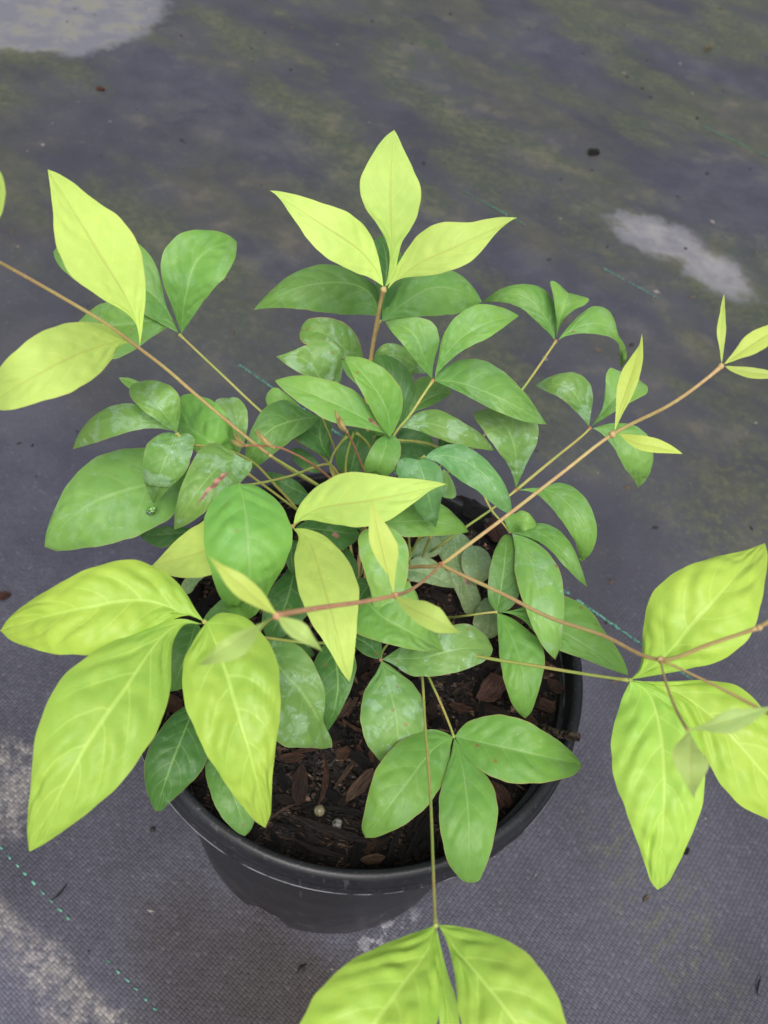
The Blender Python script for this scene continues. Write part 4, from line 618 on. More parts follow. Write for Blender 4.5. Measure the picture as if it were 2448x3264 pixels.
 ('S7','mdgreen',{},'-692,-314,2400,-690,-332,2400,-689,-353,2400,-687,-378,2399,-686,-408,2398,-687,-440,2394,-690,-473,2385,-695,-502,2370,-701,-525,2349,-708,-542,2325,-715,-554,2299,-722,-562,2274,-729,-568,2250,-692,-314,2400,-709,-320,2406,-728,-332,2412,-747,-352,2420,-759,-385,2425,-760,-425,2423,-758,-464,2413,-756,-497,2394,-752,-524,2367,-748,-542,2334,-743,-554,2302,-737,-562,2274,-729,-568,2250,-692,-314,2400,-675,-329,2402,-658,-349,2405,-641,-376,2406,-626,-411,2406,-615,-450,2402,-613,-489,2392,-623,-522,2374,-641,-547,2350,-661,-563,2323,-684,-571,2297,-707,-572,2273,-729,-568,2250'),
 ('S7','dgreen',{},'-616,-605,2250,-618,-631,2252,-621,-661,2255,-624,-697,2258,-627,-740,2260,-631,-788,2259,-636,-835,2250,-641,-879,2231,-648,-915,2201,-655,-942,2165,-662,-963,2126,-669,-978,2088,-676,-989,2050,-616,-605,2250,-643,-611,2250,-668,-631,2252,-690,-665,2255,-710,-709,2259,-728,-761,2259,-741,-816,2251,-743,-867,2228,-735,-909,2192,-723,-939,2149,-707,-961,2109,-692,-976,2075,-676,-989,2050,-616,-605,2250,-590,-618,2244,-564,-640,2240,-540,-675,2237,-521,-724,2236,-512,-780,2233,-516,-837,2224,-540,-884,2206,-570,-921,2180,-601,-948,2147,-627,-968,2110,-649,-983,2073,-676,-989,2050'),
 ('S7','mdgreen',{},'-524,-720,2150,-509,-740,2155,-493,-762,2161,-473,-789,2168,-449,-821,2175,-423,-856,2180,-396,-891,2180,-371,-924,2171,-350,-952,2154,-334,-974,2130,-323,-991,2104,-315,-1004,2077,-309,-1014,2050,-524,-720,2150,-528,-743,2149,-529,-769,2149,-525,-803,2152,-511,-843,2157,-489,-885,2162,-463,-927,2163,-435,-963,2155,-406,-988,2137,-377,-1003,2112,-352,-1011,2086,-329,-1014,2065,-309,-1014,2050,-524,-720,2150,-500,-726,2152,-473,-736,2156,-441,-755,2161,-408,-784,2168,-374,-821,2173,-343,-860,2172,-313,-896,2159,-291,-928,2136,-284,-957,2107,-287,-980,2081,-296,-999,2061,-309,-1014,2050'),
 ('S7','mdgreen',{},'-450,-99,2350,-463,-105,2345,-478,-112,2339,-496,-121,2331,-518,-131,2322,-544,-143,2311,-572,-156,2300,-600,-169,2289,-626,-180,2278,-648,-191,2269,-667,-199,2261,-682,-206,2255,-695,-212,2250,-450,-99,2350,-466,-95,2351,-486,-92,2352,-510,-90,2352,-539,-92,2349,-571,-98,2342,-603,-112,2329,-630,-130,2314,-652,-150,2298,-669,-169,2283,-681,-185,2270,-689,-199,2260,-695,-212,2250,-450,-99,2350,-449,-117,2346,-450,-137,2342,-457,-159,2335,-471,-182,2326,-497,-200,2314,-531,-210,2301,-566,-217,2289,-600,-220,2278,-630,-221,2268,-656,-219,2261,-677,-216,2255,-695,-212,2250'),
 ('T','green',{},'72,708,3030,63,708,3051,52,708,3075,38,707,3105,21,706,3139,2,709,3174,-18,721,3205,-44,737,3225,-75,752,3233,-104,769,3228,-129,788,3216,-150,809,3199,-169,832,3180,72,708,3030,57,700,3049,41,690,3072,21,680,3100,-1,672,3131,-25,670,3160,-51,670,3190,-77,677,3213,-102,695,3222,-124,721,3221,-143,752,3214,-157,791,3198,-169,832,3180,72,708,3030,69,712,3058,66,718,3090,67,727,3127,70,738,3171,65,749,3222,42,770,3260,-2,788,3272,-48,790,3267,-87,792,3251,-120,802,3230,-146,816,3205,-169,832,3180'),
 ('T','green',{},'84,714,3030,87,727,3052,92,741,3078,103,756,3109,120,773,3145,145,792,3182,178,815,3215,218,841,3238,259,871,3247,299,906,3245,334,943,3234,364,979,3218,392,1016,3200,84,714,3030,82,729,3057,82,746,3089,80,767,3127,80,794,3172,93,826,3218,123,862,3260,168,897,3288,222,929,3292,276,955,3275,322,981,3250,360,1002,3225,392,1016,3200,84,714,3030,93,724,3051,106,732,3076,124,740,3106,148,747,3141,179,756,3178,217,767,3209,257,786,3230,292,820,3241,322,865,3242,348,914,3234,371,964,3219,392,1016,3200'),
 ('T','green',{},'83,697,3030,110,694,3039,142,687,3050,180,675,3063,225,656,3077,276,630,3089,331,606,3095,386,591,3091,438,587,3075,486,592,3050,526,605,3021,561,621,2991,593,639,2960,83,697,3030,96,734,3039,118,772,3048,155,805,3060,209,820,3077,274,804,3097,340,761,3113,400,714,3109,454,683,3085,501,670,3049,540,663,3011,569,651,2984,593,639,2960,83,697,3030,110,686,3032,140,671,3036,177,650,3042,221,623,3051,271,594,3059,324,568,3061,379,553,3056,432,554,3044,481,565,3026,524,585,3005,560,610,2983,593,639,2960'),
 ('T','mgreen',{'spot': 2},'-71,481,2880,-97,485,2893,-126,488,2908,-162,490,2927,-207,491,2948,-258,491,2970,-314,491,2990,-371,494,3003,-424,503,3009,-472,515,3007,-512,530,3000,-546,545,2991,-577,561,2980,-71,481,2880,-93,494,2899,-117,509,2920,-146,527,2947,-185,546,2978,-234,562,3010,-295,564,3033,-359,561,3044,-419,563,3044,-472,567,3034,-515,568,3017,-549,566,2998,-577,561,2980,-71,481,2880,-100,473,2890,-132,463,2902,-172,449,2917,-219,432,2935,-273,414,2953,-330,409,2971,-386,422,2986,-437,443,2994,-482,469,2996,-520,498,2994,-550,528,2988,-577,561,2980'),
 ('T','mgreen',{},'-55,465,2880,-59,475,2901,-64,486,2924,-74,498,2953,-90,510,2988,-114,522,3025,-143,533,3060,-175,547,3089,-207,563,3109,-237,581,3120,-263,600,3124,-285,618,3124,-304,637,3120,-55,465,2880,-72,467,2896,-91,467,2918,-111,467,2947,-134,468,2984,-159,472,3024,-185,484,3059,-212,503,3087,-238,527,3106,-259,554,3117,-277,582,3122,-292,609,3122,-304,637,3120,-55,465,2880,-44,477,2904,-36,491,2932,-29,511,2966,-28,536,3005,-40,564,3049,-73,583,3092,-118,595,3125,-165,607,3143,-209,618,3148,-247,627,3143,-278,633,3132,-304,637,3120'),
 ('T','haze',{},'-21,550,2860,-1,560,2868,23,567,2877,55,570,2887,94,568,2899,139,557,2908,188,547,2910,236,544,2902,283,550,2883,324,563,2856,359,580,2825,389,600,2793,416,620,2760,-21,550,2860,-9,574,2869,9,598,2880,37,622,2892,77,641,2905,128,641,2918,182,620,2923,236,606,2913,287,605,2888,331,612,2852,366,616,2819,393,618,2789,416,620,2760,-21,550,2860,2,552,2861,28,550,2864,60,544,2868,98,530,2873,141,515,2878,188,505,2879,236,506,2872,282,517,2858,323,537,2838,359,562,2814,389,589,2788,416,620,2760'),
 ('T','mgreen',{},'-69,515,2840,-68,501,2839,-68,485,2839,-67,466,2837,-68,443,2835,-70,420,2830,-74,399,2820,-78,384,2804,-82,376,2782,-86,374,2756,-89,377,2730,-92,382,2705,-94,390,2680,-69,515,2840,-81,504,2842,-94,488,2843,-106,467,2845,-117,439,2844,-127,410,2838,-134,387,2821,-139,373,2793,-141,372,2752,-138,382,2704,-125,395,2668,-109,399,2663,-94,390,2680,-69,515,2840,-53,514,2843,-36,507,2846,-18,488,2848,-3,457,2847,3,421,2843,0,387,2831,-9,363,2811,-22,350,2783,-40,349,2753,-60,356,2729,-78,368,2707,-94,390,2680'),
 ('T7','mdgreen',{},'-13,790,2650,-6,802,2657,2,815,2665,13,831,2674,27,850,2685,45,872,2696,66,896,2705,90,922,2710,115,944,2710,139,965,2705,160,983,2698,177,999,2689,193,1015,2680,-13,790,2650,-16,807,2663,-17,828,2677,-18,853,2695,-15,884,2716,-8,922,2738,9,963,2757,46,998,2762,88,1016,2752,125,1018,2733,153,1020,2714,176,1019,2696,193,1015,2680,-13,790,2650,-6,801,2657,3,813,2664,17,825,2673,36,838,2683,60,849,2693,86,863,2702,112,883,2707,135,907,2707,154,935,2703,170,962,2697,182,989,2689,193,1015,2680'),
 ('T7','dgreen',{},'-12,724,2650,-15,736,2666,-19,750,2684,-25,767,2707,-35,787,2733,-49,810,2762,-68,835,2790,-91,861,2814,-116,886,2832,-141,909,2843,-163,929,2848,-183,945,2850,-201,960,2850,-12,724,2650,-26,732,2663,-42,742,2678,-61,753,2697,-84,766,2721,-110,781,2749,-138,800,2776,-164,823,2801,-186,852,2819,-203,884,2831,-213,915,2838,-212,942,2844,-201,960,2850,-12,724,2650,-11,740,2670,-10,759,2694,-7,782,2722,-3,812,2754,6,849,2787,0,891,2821,-33,926,2847,-74,952,2863,-115,969,2868,-152,978,2866,-180,973,2859,-201,960,2850'),
 ('T7','haze',{},'47,1082,2700,34,1077,2716,19,1070,2734,0,1059,2756,-24,1046,2782,-51,1034,2808,-80,1024,2830,-111,1011,2844,-139,997,2848,-162,988,2842,-180,985,2831,-194,986,2817,-206,990,2800,47,1082,2700,32,1063,2716,15,1037,2735,-5,1002,2759,-26,962,2779,-52,927,2796,-82,899,2819,-111,887,2834,-138,900,2832,-162,924,2822,-180,947,2814,-194,968,2808,-206,990,2800,47,1082,2700,43,1090,2718,29,1092,2742,9,1090,2770,-17,1081,2805,-51,1068,2841,-90,1059,2866,-130,1049,2880,-165,1032,2880,-189,1016,2865,-201,1005,2842,-205,998,2819,-206,990,2800'),
 ('T7','haze',{'rim': 1},'-266,1103,2620,-279,1101,2641,-294,1098,2665,-314,1093,2695,-337,1086,2730,-365,1081,2766,-396,1079,2800,-431,1075,2825,-466,1070,2840,-498,1069,2843,-526,1071,2840,-549,1077,2831,-570,1085,2820,-266,1103,2620,-283,1093,2642,-303,1080,2667,-327,1063,2698,-357,1043,2732,-391,1026,2766,-428,1007,2798,-466,995,2822,-504,990,2829,-538,994,2823,-561,1026,2819,-570,1059,2817,-570,1085,2820,-266,1103,2620,-263,1117,2643,-264,1132,2672,-275,1144,2710,-294,1149,2759,-323,1150,2813,-368,1150,2852,-420,1143,2875,-470,1129,2884,-514,1120,2880,-547,1114,2862,-564,1102,2838,-570,1085,2820'),
 ('T7','haze',{},'-355,866,2650,-369,863,2670,-384,859,2693,-402,855,2721,-424,851,2754,-448,852,2789,-472,861,2820,-504,863,2843,-539,859,2855,-570,855,2857,-596,856,2852,-618,860,2842,-638,866,2830,-355,866,2650,-370,858,2669,-386,848,2690,-406,837,2715,-431,825,2744,-459,816,2771,-489,805,2801,-519,794,2830,-550,796,2843,-578,809,2845,-601,827,2843,-620,845,2838,-638,866,2830,-355,866,2650,-343,889,2665,-337,911,2690,-336,930,2729,-340,942,2786,-356,947,2854,-400,962,2892,-459,953,2891,-508,919,2888,-546,887,2880,-580,870,2868,-610,864,2851,-638,866,2830'),
 ('T7','mdgreen',{},'-184,953,2600,-193,961,2606,-203,969,2614,-216,978,2623,-231,990,2634,-250,1002,2646,-270,1015,2660,-291,1027,2674,-311,1037,2686,-328,1045,2697,-342,1052,2706,-354,1057,2714,-365,1061,2720,-184,953,2600,-196,956,2606,-210,960,2613,-226,964,2621,-245,971,2632,-267,979,2644,-291,987,2657,-314,996,2671,-333,1008,2685,-347,1022,2696,-356,1036,2706,-361,1049,2714,-365,1061,2720,-184,953,2600,-189,963,2609,-195,974,2618,-204,987,2630,-216,1001,2644,-233,1017,2659,-252,1032,2675,-273,1045,2689,-296,1055,2702,-317,1060,2710,-335,1062,2715,-351,1062,2718,-365,1061,2720'),
 ('T14','mdgreen',{},'-391,730,2640,-413,714,2647,-439,695,2655,-469,669,2665,-504,636,2675,-543,599,2682,-581,561,2680,-611,520,2666,-633,487,2639,-650,467,2603,-663,458,2562,-674,456,2521,-684,459,2480,-391,730,2640,-422,727,2648,-457,729,2657,-500,741,2664,-551,759,2673,-606,724,2685,-647,659,2686,-667,587,2675,-678,530,2649,-684,495,2610,-687,476,2564,-687,466,2519,-684,459,2480,-391,730,2640,-402,707,2635,-415,680,2631,-433,646,2630,-458,606,2632,-487,563,2634,-517,519,2629,-547,483,2616,-576,460,2589,-605,451,2553,-633,451,2521,-660,454,2497,-684,459,2480'),
 ('T14','mgreen',{},'-477,789,2580,-485,788,2587,-495,787,2596,-508,785,2606,-523,782,2618,-542,776,2630,-562,770,2640,-583,765,2646,-603,763,2647,-621,762,2643,-636,765,2637,-649,768,2629,-660,772,2620,-477,789,2580,-487,791,2592,-499,793,2605,-514,795,2621,-533,797,2640,-556,799,2659,-582,803,2675,-610,809,2686,-638,810,2682,-655,802,2662,-663,794,2642,-664,785,2628,-660,772,2620,-477,789,2580,-485,777,2584,-495,763,2590,-508,746,2600,-523,728,2612,-543,711,2624,-564,700,2633,-587,697,2637,-609,705,2636,-627,720,2634,-641,737,2630,-651,754,2626,-660,772,2620'),
 ('T14','dgreen',{},'-314,713,2380,-324,711,2391,-335,710,2403,-347,711,2418,-360,715,2435,-373,724,2453,-383,739,2470,-391,759,2483,-396,783,2490,-400,809,2492,-402,833,2490,-404,855,2486,-406,877,2480,-314,713,2380,-334,701,2398,-357,690,2418,-384,683,2438,-417,681,2458,-456,685,2474,-496,700,2488,-509,741,2504,-498,789,2509,-475,828,2504,-449,853,2495,-426,868,2487,-406,877,2480,-314,713,2380,-320,718,2392,-325,723,2408,-330,729,2427,-334,737,2450,-334,750,2475,-335,769,2495,-342,795,2506,-352,828,2506,-364,863,2499,-381,887,2487,-396,887,2480,-406,877,2480'),
 ('T14','dgreen',{},'-215,637,2350,-214,643,2363,-213,650,2378,-212,658,2397,-210,669,2419,-209,682,2443,-207,699,2465,-206,719,2483,-205,742,2496,-205,766,2502,-205,789,2504,-205,810,2503,-205,831,2500,-215,637,2350,-232,639,2359,-250,642,2371,-268,647,2391,-285,656,2418,-293,672,2452,-293,695,2483,-288,725,2506,-278,759,2518,-263,794,2519,-243,818,2512,-223,829,2505,-205,831,2500,-215,637,2350,-201,640,2363,-186,644,2380,-169,651,2401,-152,661,2428,-139,677,2458,-132,701,2486,-132,732,2506,-137,768,2517,-147,806,2517,-168,831,2510,-188,836,2503,-205,831,2500'),
 ('T14','dgreen',{},'-21,778,2500,-12,782,2503,-1,787,2506,13,791,2509,30,794,2513,51,797,2515,73,799,2515,95,801,2511,116,805,2502,134,810,2490,149,816,2477,161,822,2464,172,829,2450,-21,778,2500,-26,792,2509,-28,808,2519,-23,828,2531,-5,845,2543,24,856,2552,59,861,2556,93,857,2547,122,852,2529,144,849,2506,159,845,2483,168,839,2463,172,829,2450,-21,778,2500,-17,763,2496,-11,746,2493,-1,726,2490,17,705,2489,43,693,2491,72,695,2493,101,708,2489,128,727,2480,150,753,2469,165,781,2459,171,808,2453,172,829,2450'),
 ('T14','dgreen',{},'-12,605,2500,-8,611,2500,-3,618,2500,4,627,2500,12,638,2500,21,649,2500,31,662,2500,42,674,2500,51,686,2500,60,695,2500,67,703,2500,73,710,2500,78,715,2500,-12,605,2500,-18,612,2504,-24,620,2508,-29,632,2512,-30,650,2517,-21,669,2519,-7,688,2520,10,703,2518,29,712,2515,45,716,2511,58,717,2507,69,716,2503,78,715,2500,-12,605,2500,-5,603,2500,4,601,2499,14,602,2499,27,606,2498,40,616,2498,52,631,2497,63,648,2497,71,665,2498,76,681,2498,78,694,2499,79,706,2499,78,715,2500'),
 ('T14','dgreen',{},'-116,664,2400,-113,673,2405,-109,684,2411,-104,697,2419,-98,713,2428,-91,732,2439,-85,752,2450,-79,773,2461,-75,793,2472,-71,810,2481,-68,824,2489,-66,835,2495,-65,846,2500,-116,664,2400,-125,672,2407,-133,683,2415,-141,697,2425,-146,716,2438,-147,739,2452,-143,765,2467,-137,790,2481,-126,813,2493,-111,830,2500,-94,840,2502,-79,844,2502,-65,846,2500,-116,664,2400,-102,666,2404,-85,670,2410,-66,677,2417,-45,689,2428,-27,709,2441,-13,735,2456,-5,764,2472,-5,792,2486,-17,815,2494,-34,830,2498,-50,839,2500,-65,846,2500'),
 ('T14','dgreen',{},'-409,683,2100,-421,681,2108,-435,678,2117,-452,674,2128,-473,672,2141,-497,670,2154,-523,672,2165,-549,678,2172,-574,688,2174,-597,700,2171,-616,714,2166,-632,728,2158,-646,741,2150,-409,683,2100,-417,688,2110,-428,693,2122,-443,698,2137,-461,702,2153,-484,704,2171,-511,706,2184,-540,709,2189,-567,715,2188,-592,723,2180,-613,731,2170,-631,737,2160,-646,741,2150,-409,683,2100,-413,663,2100,-421,640,2101,-435,615,2106,-460,598,2117,-490,601,2134,-519,612,2150,-550,625,2162,-578,642,2169,-602,664,2170,-621,689,2167,-635,714,2160,-646,741,2150'),
 ('T19','glau',{},'100,298,2980,122,306,2986,149,311,2992,183,313,3000,225,307,3007,271,289,3012,317,264,3010,361,239,2998,399,220,2974,431,208,2943,457,203,2909,478,202,2875,496,204,2840,100,298,2980,116,324,2987,140,348,2994,175,369,3003,223,377,3011,278,361,3017,332,328,3016,380,290,3005,421,262,2979,454,243,2943,476,230,2904,489,218,2869,496,204,2840,100,298,2980,122,297,2978,148,292,2976,177,281,2972,211,260,2967,248,234,2965,292,212,2965,336,196,2957,375,185,2936,411,183,2911,443,187,2886,471,195,2863,496,204,2840'),
 ('U','green',{},'661,1482,2730,649,1494,2750,632,1506,2774,608,1517,2802,574,1528,2834,533,1541,2864,485,1560,2885,431,1572,2889,382,1578,2875,343,1591,2845,314,1612,2806,292,1639,2764,274,1670,2720,661,1482,2730,659,1504,2754,653,1529,2781,643,1562,2812,626,1601,2848,585,1632,2886,521,1648,2907,451,1640,2908,389,1631,2892,343,1640,2853,311,1651,2806,289,1661,2762,274,1670,2720,661,1482,2730,642,1489,2742,619,1495,2757,590,1498,2777,554,1501,2802,514,1507,2827,471,1519,2846,424,1532,2853,381,1549,2845,344,1572,2824,315,1599,2795,292,1631,2761,274,1670,2720'),
 ('U','green',{},'671,1492,2730,669,1493,2745,666,1494,2763,663,1495,2785,660,1497,2810,657,1500,2838,656,1508,2865,657,1520,2888,660,1537,2905,663,1558,2915,668,1579,2919,672,1601,2921,677,1622,2920,671,1492,2730,664,1492,2757,654,1491,2788,643,1490,2826,629,1491,2869,613,1500,2911,596,1520,2948,578,1552,2973,568,1597,2988,606,1624,2966,636,1630,2944,658,1628,2930,677,1622,2920,671,1492,2730,668,1493,2755,666,1494,2785,667,1494,2820,673,1494,2861,691,1493,2901,718,1496,2935,750,1506,2959,766,1534,2973,739,1569,2957,715,1593,2942,695,1610,2930,677,1622,2920'),
 ('U','green',{},'679,1480,2730,696,1500,2741,717,1521,2754,746,1543,2769,786,1565,2783,838,1587,2790,901,1611,2780,961,1619,2745,1010,1632,2685,1054,1665,2607,1090,1711,2521,1116,1762,2436,1138,1819,2350,679,1480,2730,694,1512,2744,714,1548,2761,741,1590,2781,779,1645,2800,839,1707,2808,915,1722,2794,966,1675,2764,1003,1648,2706,1069,1701,2606,1116,1746,2511,1122,1744,2458,1138,1819,2350,679,1480,2730,697,1496,2738,720,1511,2746,751,1524,2754,791,1534,2760,840,1545,2761,896,1569,2748,956,1599,2720,1012,1627,2669,1043,1648,2604,1082,1733,2490,1109,1774,2420,1138,1819,2350'),
 ('V','haze',{},'859,956,2690,849,964,2707,835,972,2727,818,981,2751,795,991,2779,767,1004,2805,736,1024,2825,699,1040,2833,662,1051,2826,633,1066,2806,611,1084,2780,594,1104,2751,581,1127,2720,859,956,2690,856,972,2712,852,990,2736,848,1015,2764,843,1046,2796,822,1079,2831,781,1109,2852,726,1119,2855,677,1114,2843,640,1117,2815,614,1128,2776,595,1128,2747,581,1127,2720,859,956,2690,844,960,2701,827,964,2715,805,967,2732,778,969,2753,747,974,2774,714,983,2790,681,996,2799,651,1014,2794,626,1036,2781,607,1063,2765,592,1091,2746,581,1127,2720'),
 ('V','green',{},'868,959,2690,873,962,2707,878,966,2728,885,970,2752,894,976,2781,905,984,2811,919,997,2840,936,1016,2862,953,1041,2876,971,1070,2882,988,1101,2881,1003,1130,2877,1018,1159,2870,868,959,2690,876,962,2714,883,967,2741,888,975,2775,888,988,2815,880,1009,2855,873,1038,2891,867,1076,2919,883,1117,2930,926,1130,2913,963,1142,2897,992,1152,2883,1018,1159,2870,868,959,2690,880,957,2713,894,954,2740,911,951,2772,932,949,2809,958,952,2846,988,964,2876,1023,985,2896,1059,1016,2906,1068,1068,2902,1049,1105,2889,1033,1136,2879,1018,1159,2870'),
 ('V','green',{},'874,948,2690,896,949,2693,921,947,2696,951,940,2700,986,927,2703,1025,906,2701,1064,883,2690,1100,861,2667,1127,842,2632,1146,833,2588,1159,834,2541,1169,840,2496,1178,852,2450,874,948,2690,901,963,2696,932,977,2703,972,989,2711,1022,995,2718,1080,989,2719,1133,961,2705,1169,919,2674,1187,882,2632,1194,860,2582,1194,852,2531,1188,850,2488,1178,852,2450,874,948,2690,892,944,2688,913,935,2686,935,921,2681,960,900,2674,986,873,2665,1011,845,2649,1038,826,2623,1070,821,2588,1105,827,2551,1135,834,2517,1158,842,2484,1178,852,2450'),
 ('W','haze',{},'555,589,2570,551,595,2598,545,601,2630,536,607,2669,523,615,2715,505,627,2762,483,645,2805,457,669,2835,427,697,2849,398,727,2848,373,757,2837,353,787,2821,335,818,2800,555,589,2570,543,593,2600,528,594,2636,506,593,2679,475,589,2729,437,586,2776,398,593,2817,362,614,2843,332,652,2848,306,702,2836,293,763,2812,312,804,2801,335,818,2800,555,589,2570,558,596,2610,562,603,2656,567,614,2709,576,630,2768,584,655,2829,575,692,2883,535,735,2912,479,763,2909,429,784,2888,389,804,2859,359,816,2827,335,818,2800'),
 ('W','green',{},'567,581,2570,593,590,2579,624,594,2590,663,590,2603,710,573,2616,757,536,2625,803,493,2625,846,452,2611,881,418,2581,905,394,2540,915,378,2494,917,373,2447,915,375,2400,567,581,2570,601,585,2577,639,589,2591,683,601,2610,736,626,2624,802,610,2635,859,559,2635,902,500,2617,932,450,2580,944,410,2536,941,383,2491,930,372,2447,915,375,2400,567,581,2570,591,583,2574,619,580,2578,652,568,2582,686,540,2585,720,499,2589,756,457,2588,791,422,2575,826,397,2551,857,385,2513,879,383,2466,898,383,2423,915,375,2400'),
 ('X','green',{},'562,408,2470,561,411,2480,561,414,2493,562,417,2507,566,421,2524,575,423,2541,589,422,2555,606,418,2563,622,415,2563,637,416,2557,650,420,2546,662,426,2534,672,433,2520,562,408,2470,552,412,2484,540,419,2498,529,431,2511,521,453,2522,537,468,2534,565,459,2551,588,464,2573,615,453,2580,637,447,2569,656,446,2548,667,442,2531,672,433,2520,562,408,2470,568,408,2471,576,407,2475,583,402,2485,591,392,2503,599,378,2529,609,370,2548,621,374,2552,634,385,2549,646,397,2543,656,408,2537,664,420,2530,672,433,2520'),
 ('X','green',{},'571,407,2470,592,414,2479,618,417,2490,651,414,2503,689,399,2517,729,370,2529,769,333,2535,808,300,2531,843,273,2515,875,256,2490,902,246,2461,925,242,2431,947,241,2400,571,407,2470,592,423,2481,618,439,2493,652,453,2506,697,459,2519,748,441,2531,794,399,2541,832,351,2539,861,308,2523,887,279,2496,910,261,2464,929,249,2432,947,241,2400,571,407,2470,593,405,2473,619,400,2477,649,389,2486,684,368,2499,721,338,2512,758,303,2516,792,271,2508,828,250,2493,862,239,2472,893,235,2448,921,236,2425,947,241,2400'),
 ('X','pale',{},'575,403,2470,599,373,2479,623,334,2490,646,283,2503,668,217,2516,684,140,2527,700,63,2530,719,-2,2521,742,-52,2498,765,-87,2465,787,-109,2428,807,-123,2389,826,-131,2350,575,403,2470,584,364,2470,591,317,2473,593,257,2477,597,183,2488,612,103,2500,636,31,2503,665,-30,2494,696,-76,2471,729,-106,2441,762,-123,2410,794,-130,2380,826,-131,2350,575,403,2470,611,395,2479,650,380,2488,695,351,2497,741,302,2508,779,228,2521,800,136,2532,809,51,2528,816,-13,2504,823,-58,2465,829,-88,2421,831,-110,2380,826,-131,2350'),
 ('X','dgreen',{},'585,433,2440,595,435,2435,605,436,2430,618,438,2423,634,439,2415,652,439,2405,671,438,2395,690,436,2385,707,434,2375,721,431,2367,733,429,2360,743,427,2355,751,425,2350,585,433,2440,596,437,2436,608,441,2431,622,445,2426,640,449,2419,661,453,2411,683,457,2404,704,457,2395,721,453,2384,733,445,2374,742,438,2364,747,431,2357,751,425,2350,585,433,2440,591,427,2436,598,421,2431,608,414,2424,621,409,2414,637,404,2403,656,403,2392,677,404,2380,697,406,2370,714,410,2363,729,414,2357,741,419,2353,751,425,2350'),
 ('Y','mdgreen',{},'561,81,2310,562,96,2321,562,113,2334,562,134,2349,562,160,2368,561,191,2387,560,227,2405,559,265,2419,558,305,2427,557,343,2430,558,377,2429,558,408,2425,559,436,2420,561,81,2310,544,88,2319,527,100,2331,512,118,2348,503,144,2369,498,177,2391,496,215,2412,498,258,2427,504,302,2435,514,344,2437,526,382,2433,540,414,2427,559,436,2420,561,81,2310,583,79,2318,607,83,2331,627,100,2351,639,129,2377,645,166,2404,645,210,2428,640,259,2445,632,310,2453,619,358,2451,601,397,2442,580,422,2430,559,436,2420'),
 ('Y','mgreen',{},'564,69,2310,581,47,2312,599,19,2315,620,-15,2319,642,-59,2321,664,-108,2321,685,-160,2315,703,-209,2301,717,-250,2278,729,-282,2250,738,-305,2220,745,-322,2190,751,-335,2160,564,69,2310,568,41,2306,572,8,2303,579,-32,2301,586,-81,2298,595,-136,2294,610,-190,2286,628,-238,2270,651,-275,2247,676,-302,2219,701,-318,2193,727,-328,2173,751,-335,2160,564,69,2310,595,66,2314,630,55,2318,669,32,2322,713,-1,2326,761,-41,2328,785,-104,2323,788,-171,2307,782,-226,2283,777,-269,2251,774,-299,2216,768,-320,2183,751,-335,2160'),
 ('Y','mgreen',{},'565,78,2310,598,75,2319,637,69,2329,683,57,2341,738,39,2355,800,15,2367,865,-13,2375,930,-39,2374,991,-61,2364,1046,-76,2347,1093,-86,2326,1133,-92,2304,1169,-95,2280,565,78,2310,604,84,2322,648,97,2336,698,124,2353,757,164,2372,835,175,2391,916,149,2403,982,94,2399,1034,37,2381,1085,-3,2356,1125,-35,2328,1151,-65,2302,1169,-95,2280,565,78,2310,599,75,2319,637,65,2327,681,43,2334,725,2,2334,776,-43,2336,840,-75,2341,909,-91,2346,975,-100,2343,1034,-107,2330,1085,-107,2315,1129,-102,2298,1169,-95,2280'),
 ('Z','old',{'spot': 1},'355,677,2050,359,651,2047,364,621,2044,371,585,2040,382,542,2034,396,496,2027,417,452,2015,442,413,1999,462,379,1980,478,351,1959,491,329,1938,501,313,1919,509,300,1900,355,677,2050,325,672,2047,292,660,2043,261,629,2036,269,574,2030,302,519,2024,339,465,2016,373,412,2000,405,370,1978,434,336,1954,456,311,1928,480,296,1905,509,300,1900,355,677,2050,382,675,2052,411,663,2053,440,637,2054,461,591,2051,474,535,2043,485,479,2028,494,428,2006,519,390,1983,540,359,1958,540,333,1932,527,314,1913,509,300,1900'),
 ('Z','old',{},'465,597,2070,468,582,2073,470,565,2077,473,544,2081,476,520,2085,479,492,2089,481,465,2090,484,441,2087,486,421,2079,487,407,2068,489,398,2056,491,393,2043,492,389,2030,465,597,2070,451,590,2071,436,579,2074,420,559,2080,407,526,2087,402,488,2094,405,452,2095,416,424,2090,431,405,2078,447,394,2064,463,390,2050,478,389,2039,492,389,2030,465,597,2070,480,595,2075,496,588,2082,514,571,2090,532,544,2099,547,509,2107,553,470,2109,553,435,2103,547,410,2088,533,397,2070,519,392,2053,505,390,2040,492,389,2030'),
 ('Z','old',{},'558,367,1970,562,353,1973,566,337,1977,570,318,1981,575,294,1985,578,267,1989,581,240,1990,583,216,1987,584,195,1979,584,181,1968,584,171,1956,584,164,1943,584,160,1930,558,367,1970,549,353,1972,539,335,1976,530,311,1982,521,282,1988,513,249,1993,507,216,1994,510,189,1987,523,173,1974,540,165,1959,557,162,1946,571,161,1937,584,160,1930,558,367,1970,574,365,1976,591,361,1983,611,348,1992,630,322,2001,640,284,2007,645,244,2008,645,208,2001,641,181,1987,630,163,1968,614,158,1951,599,157,1939,584,160,1930'),
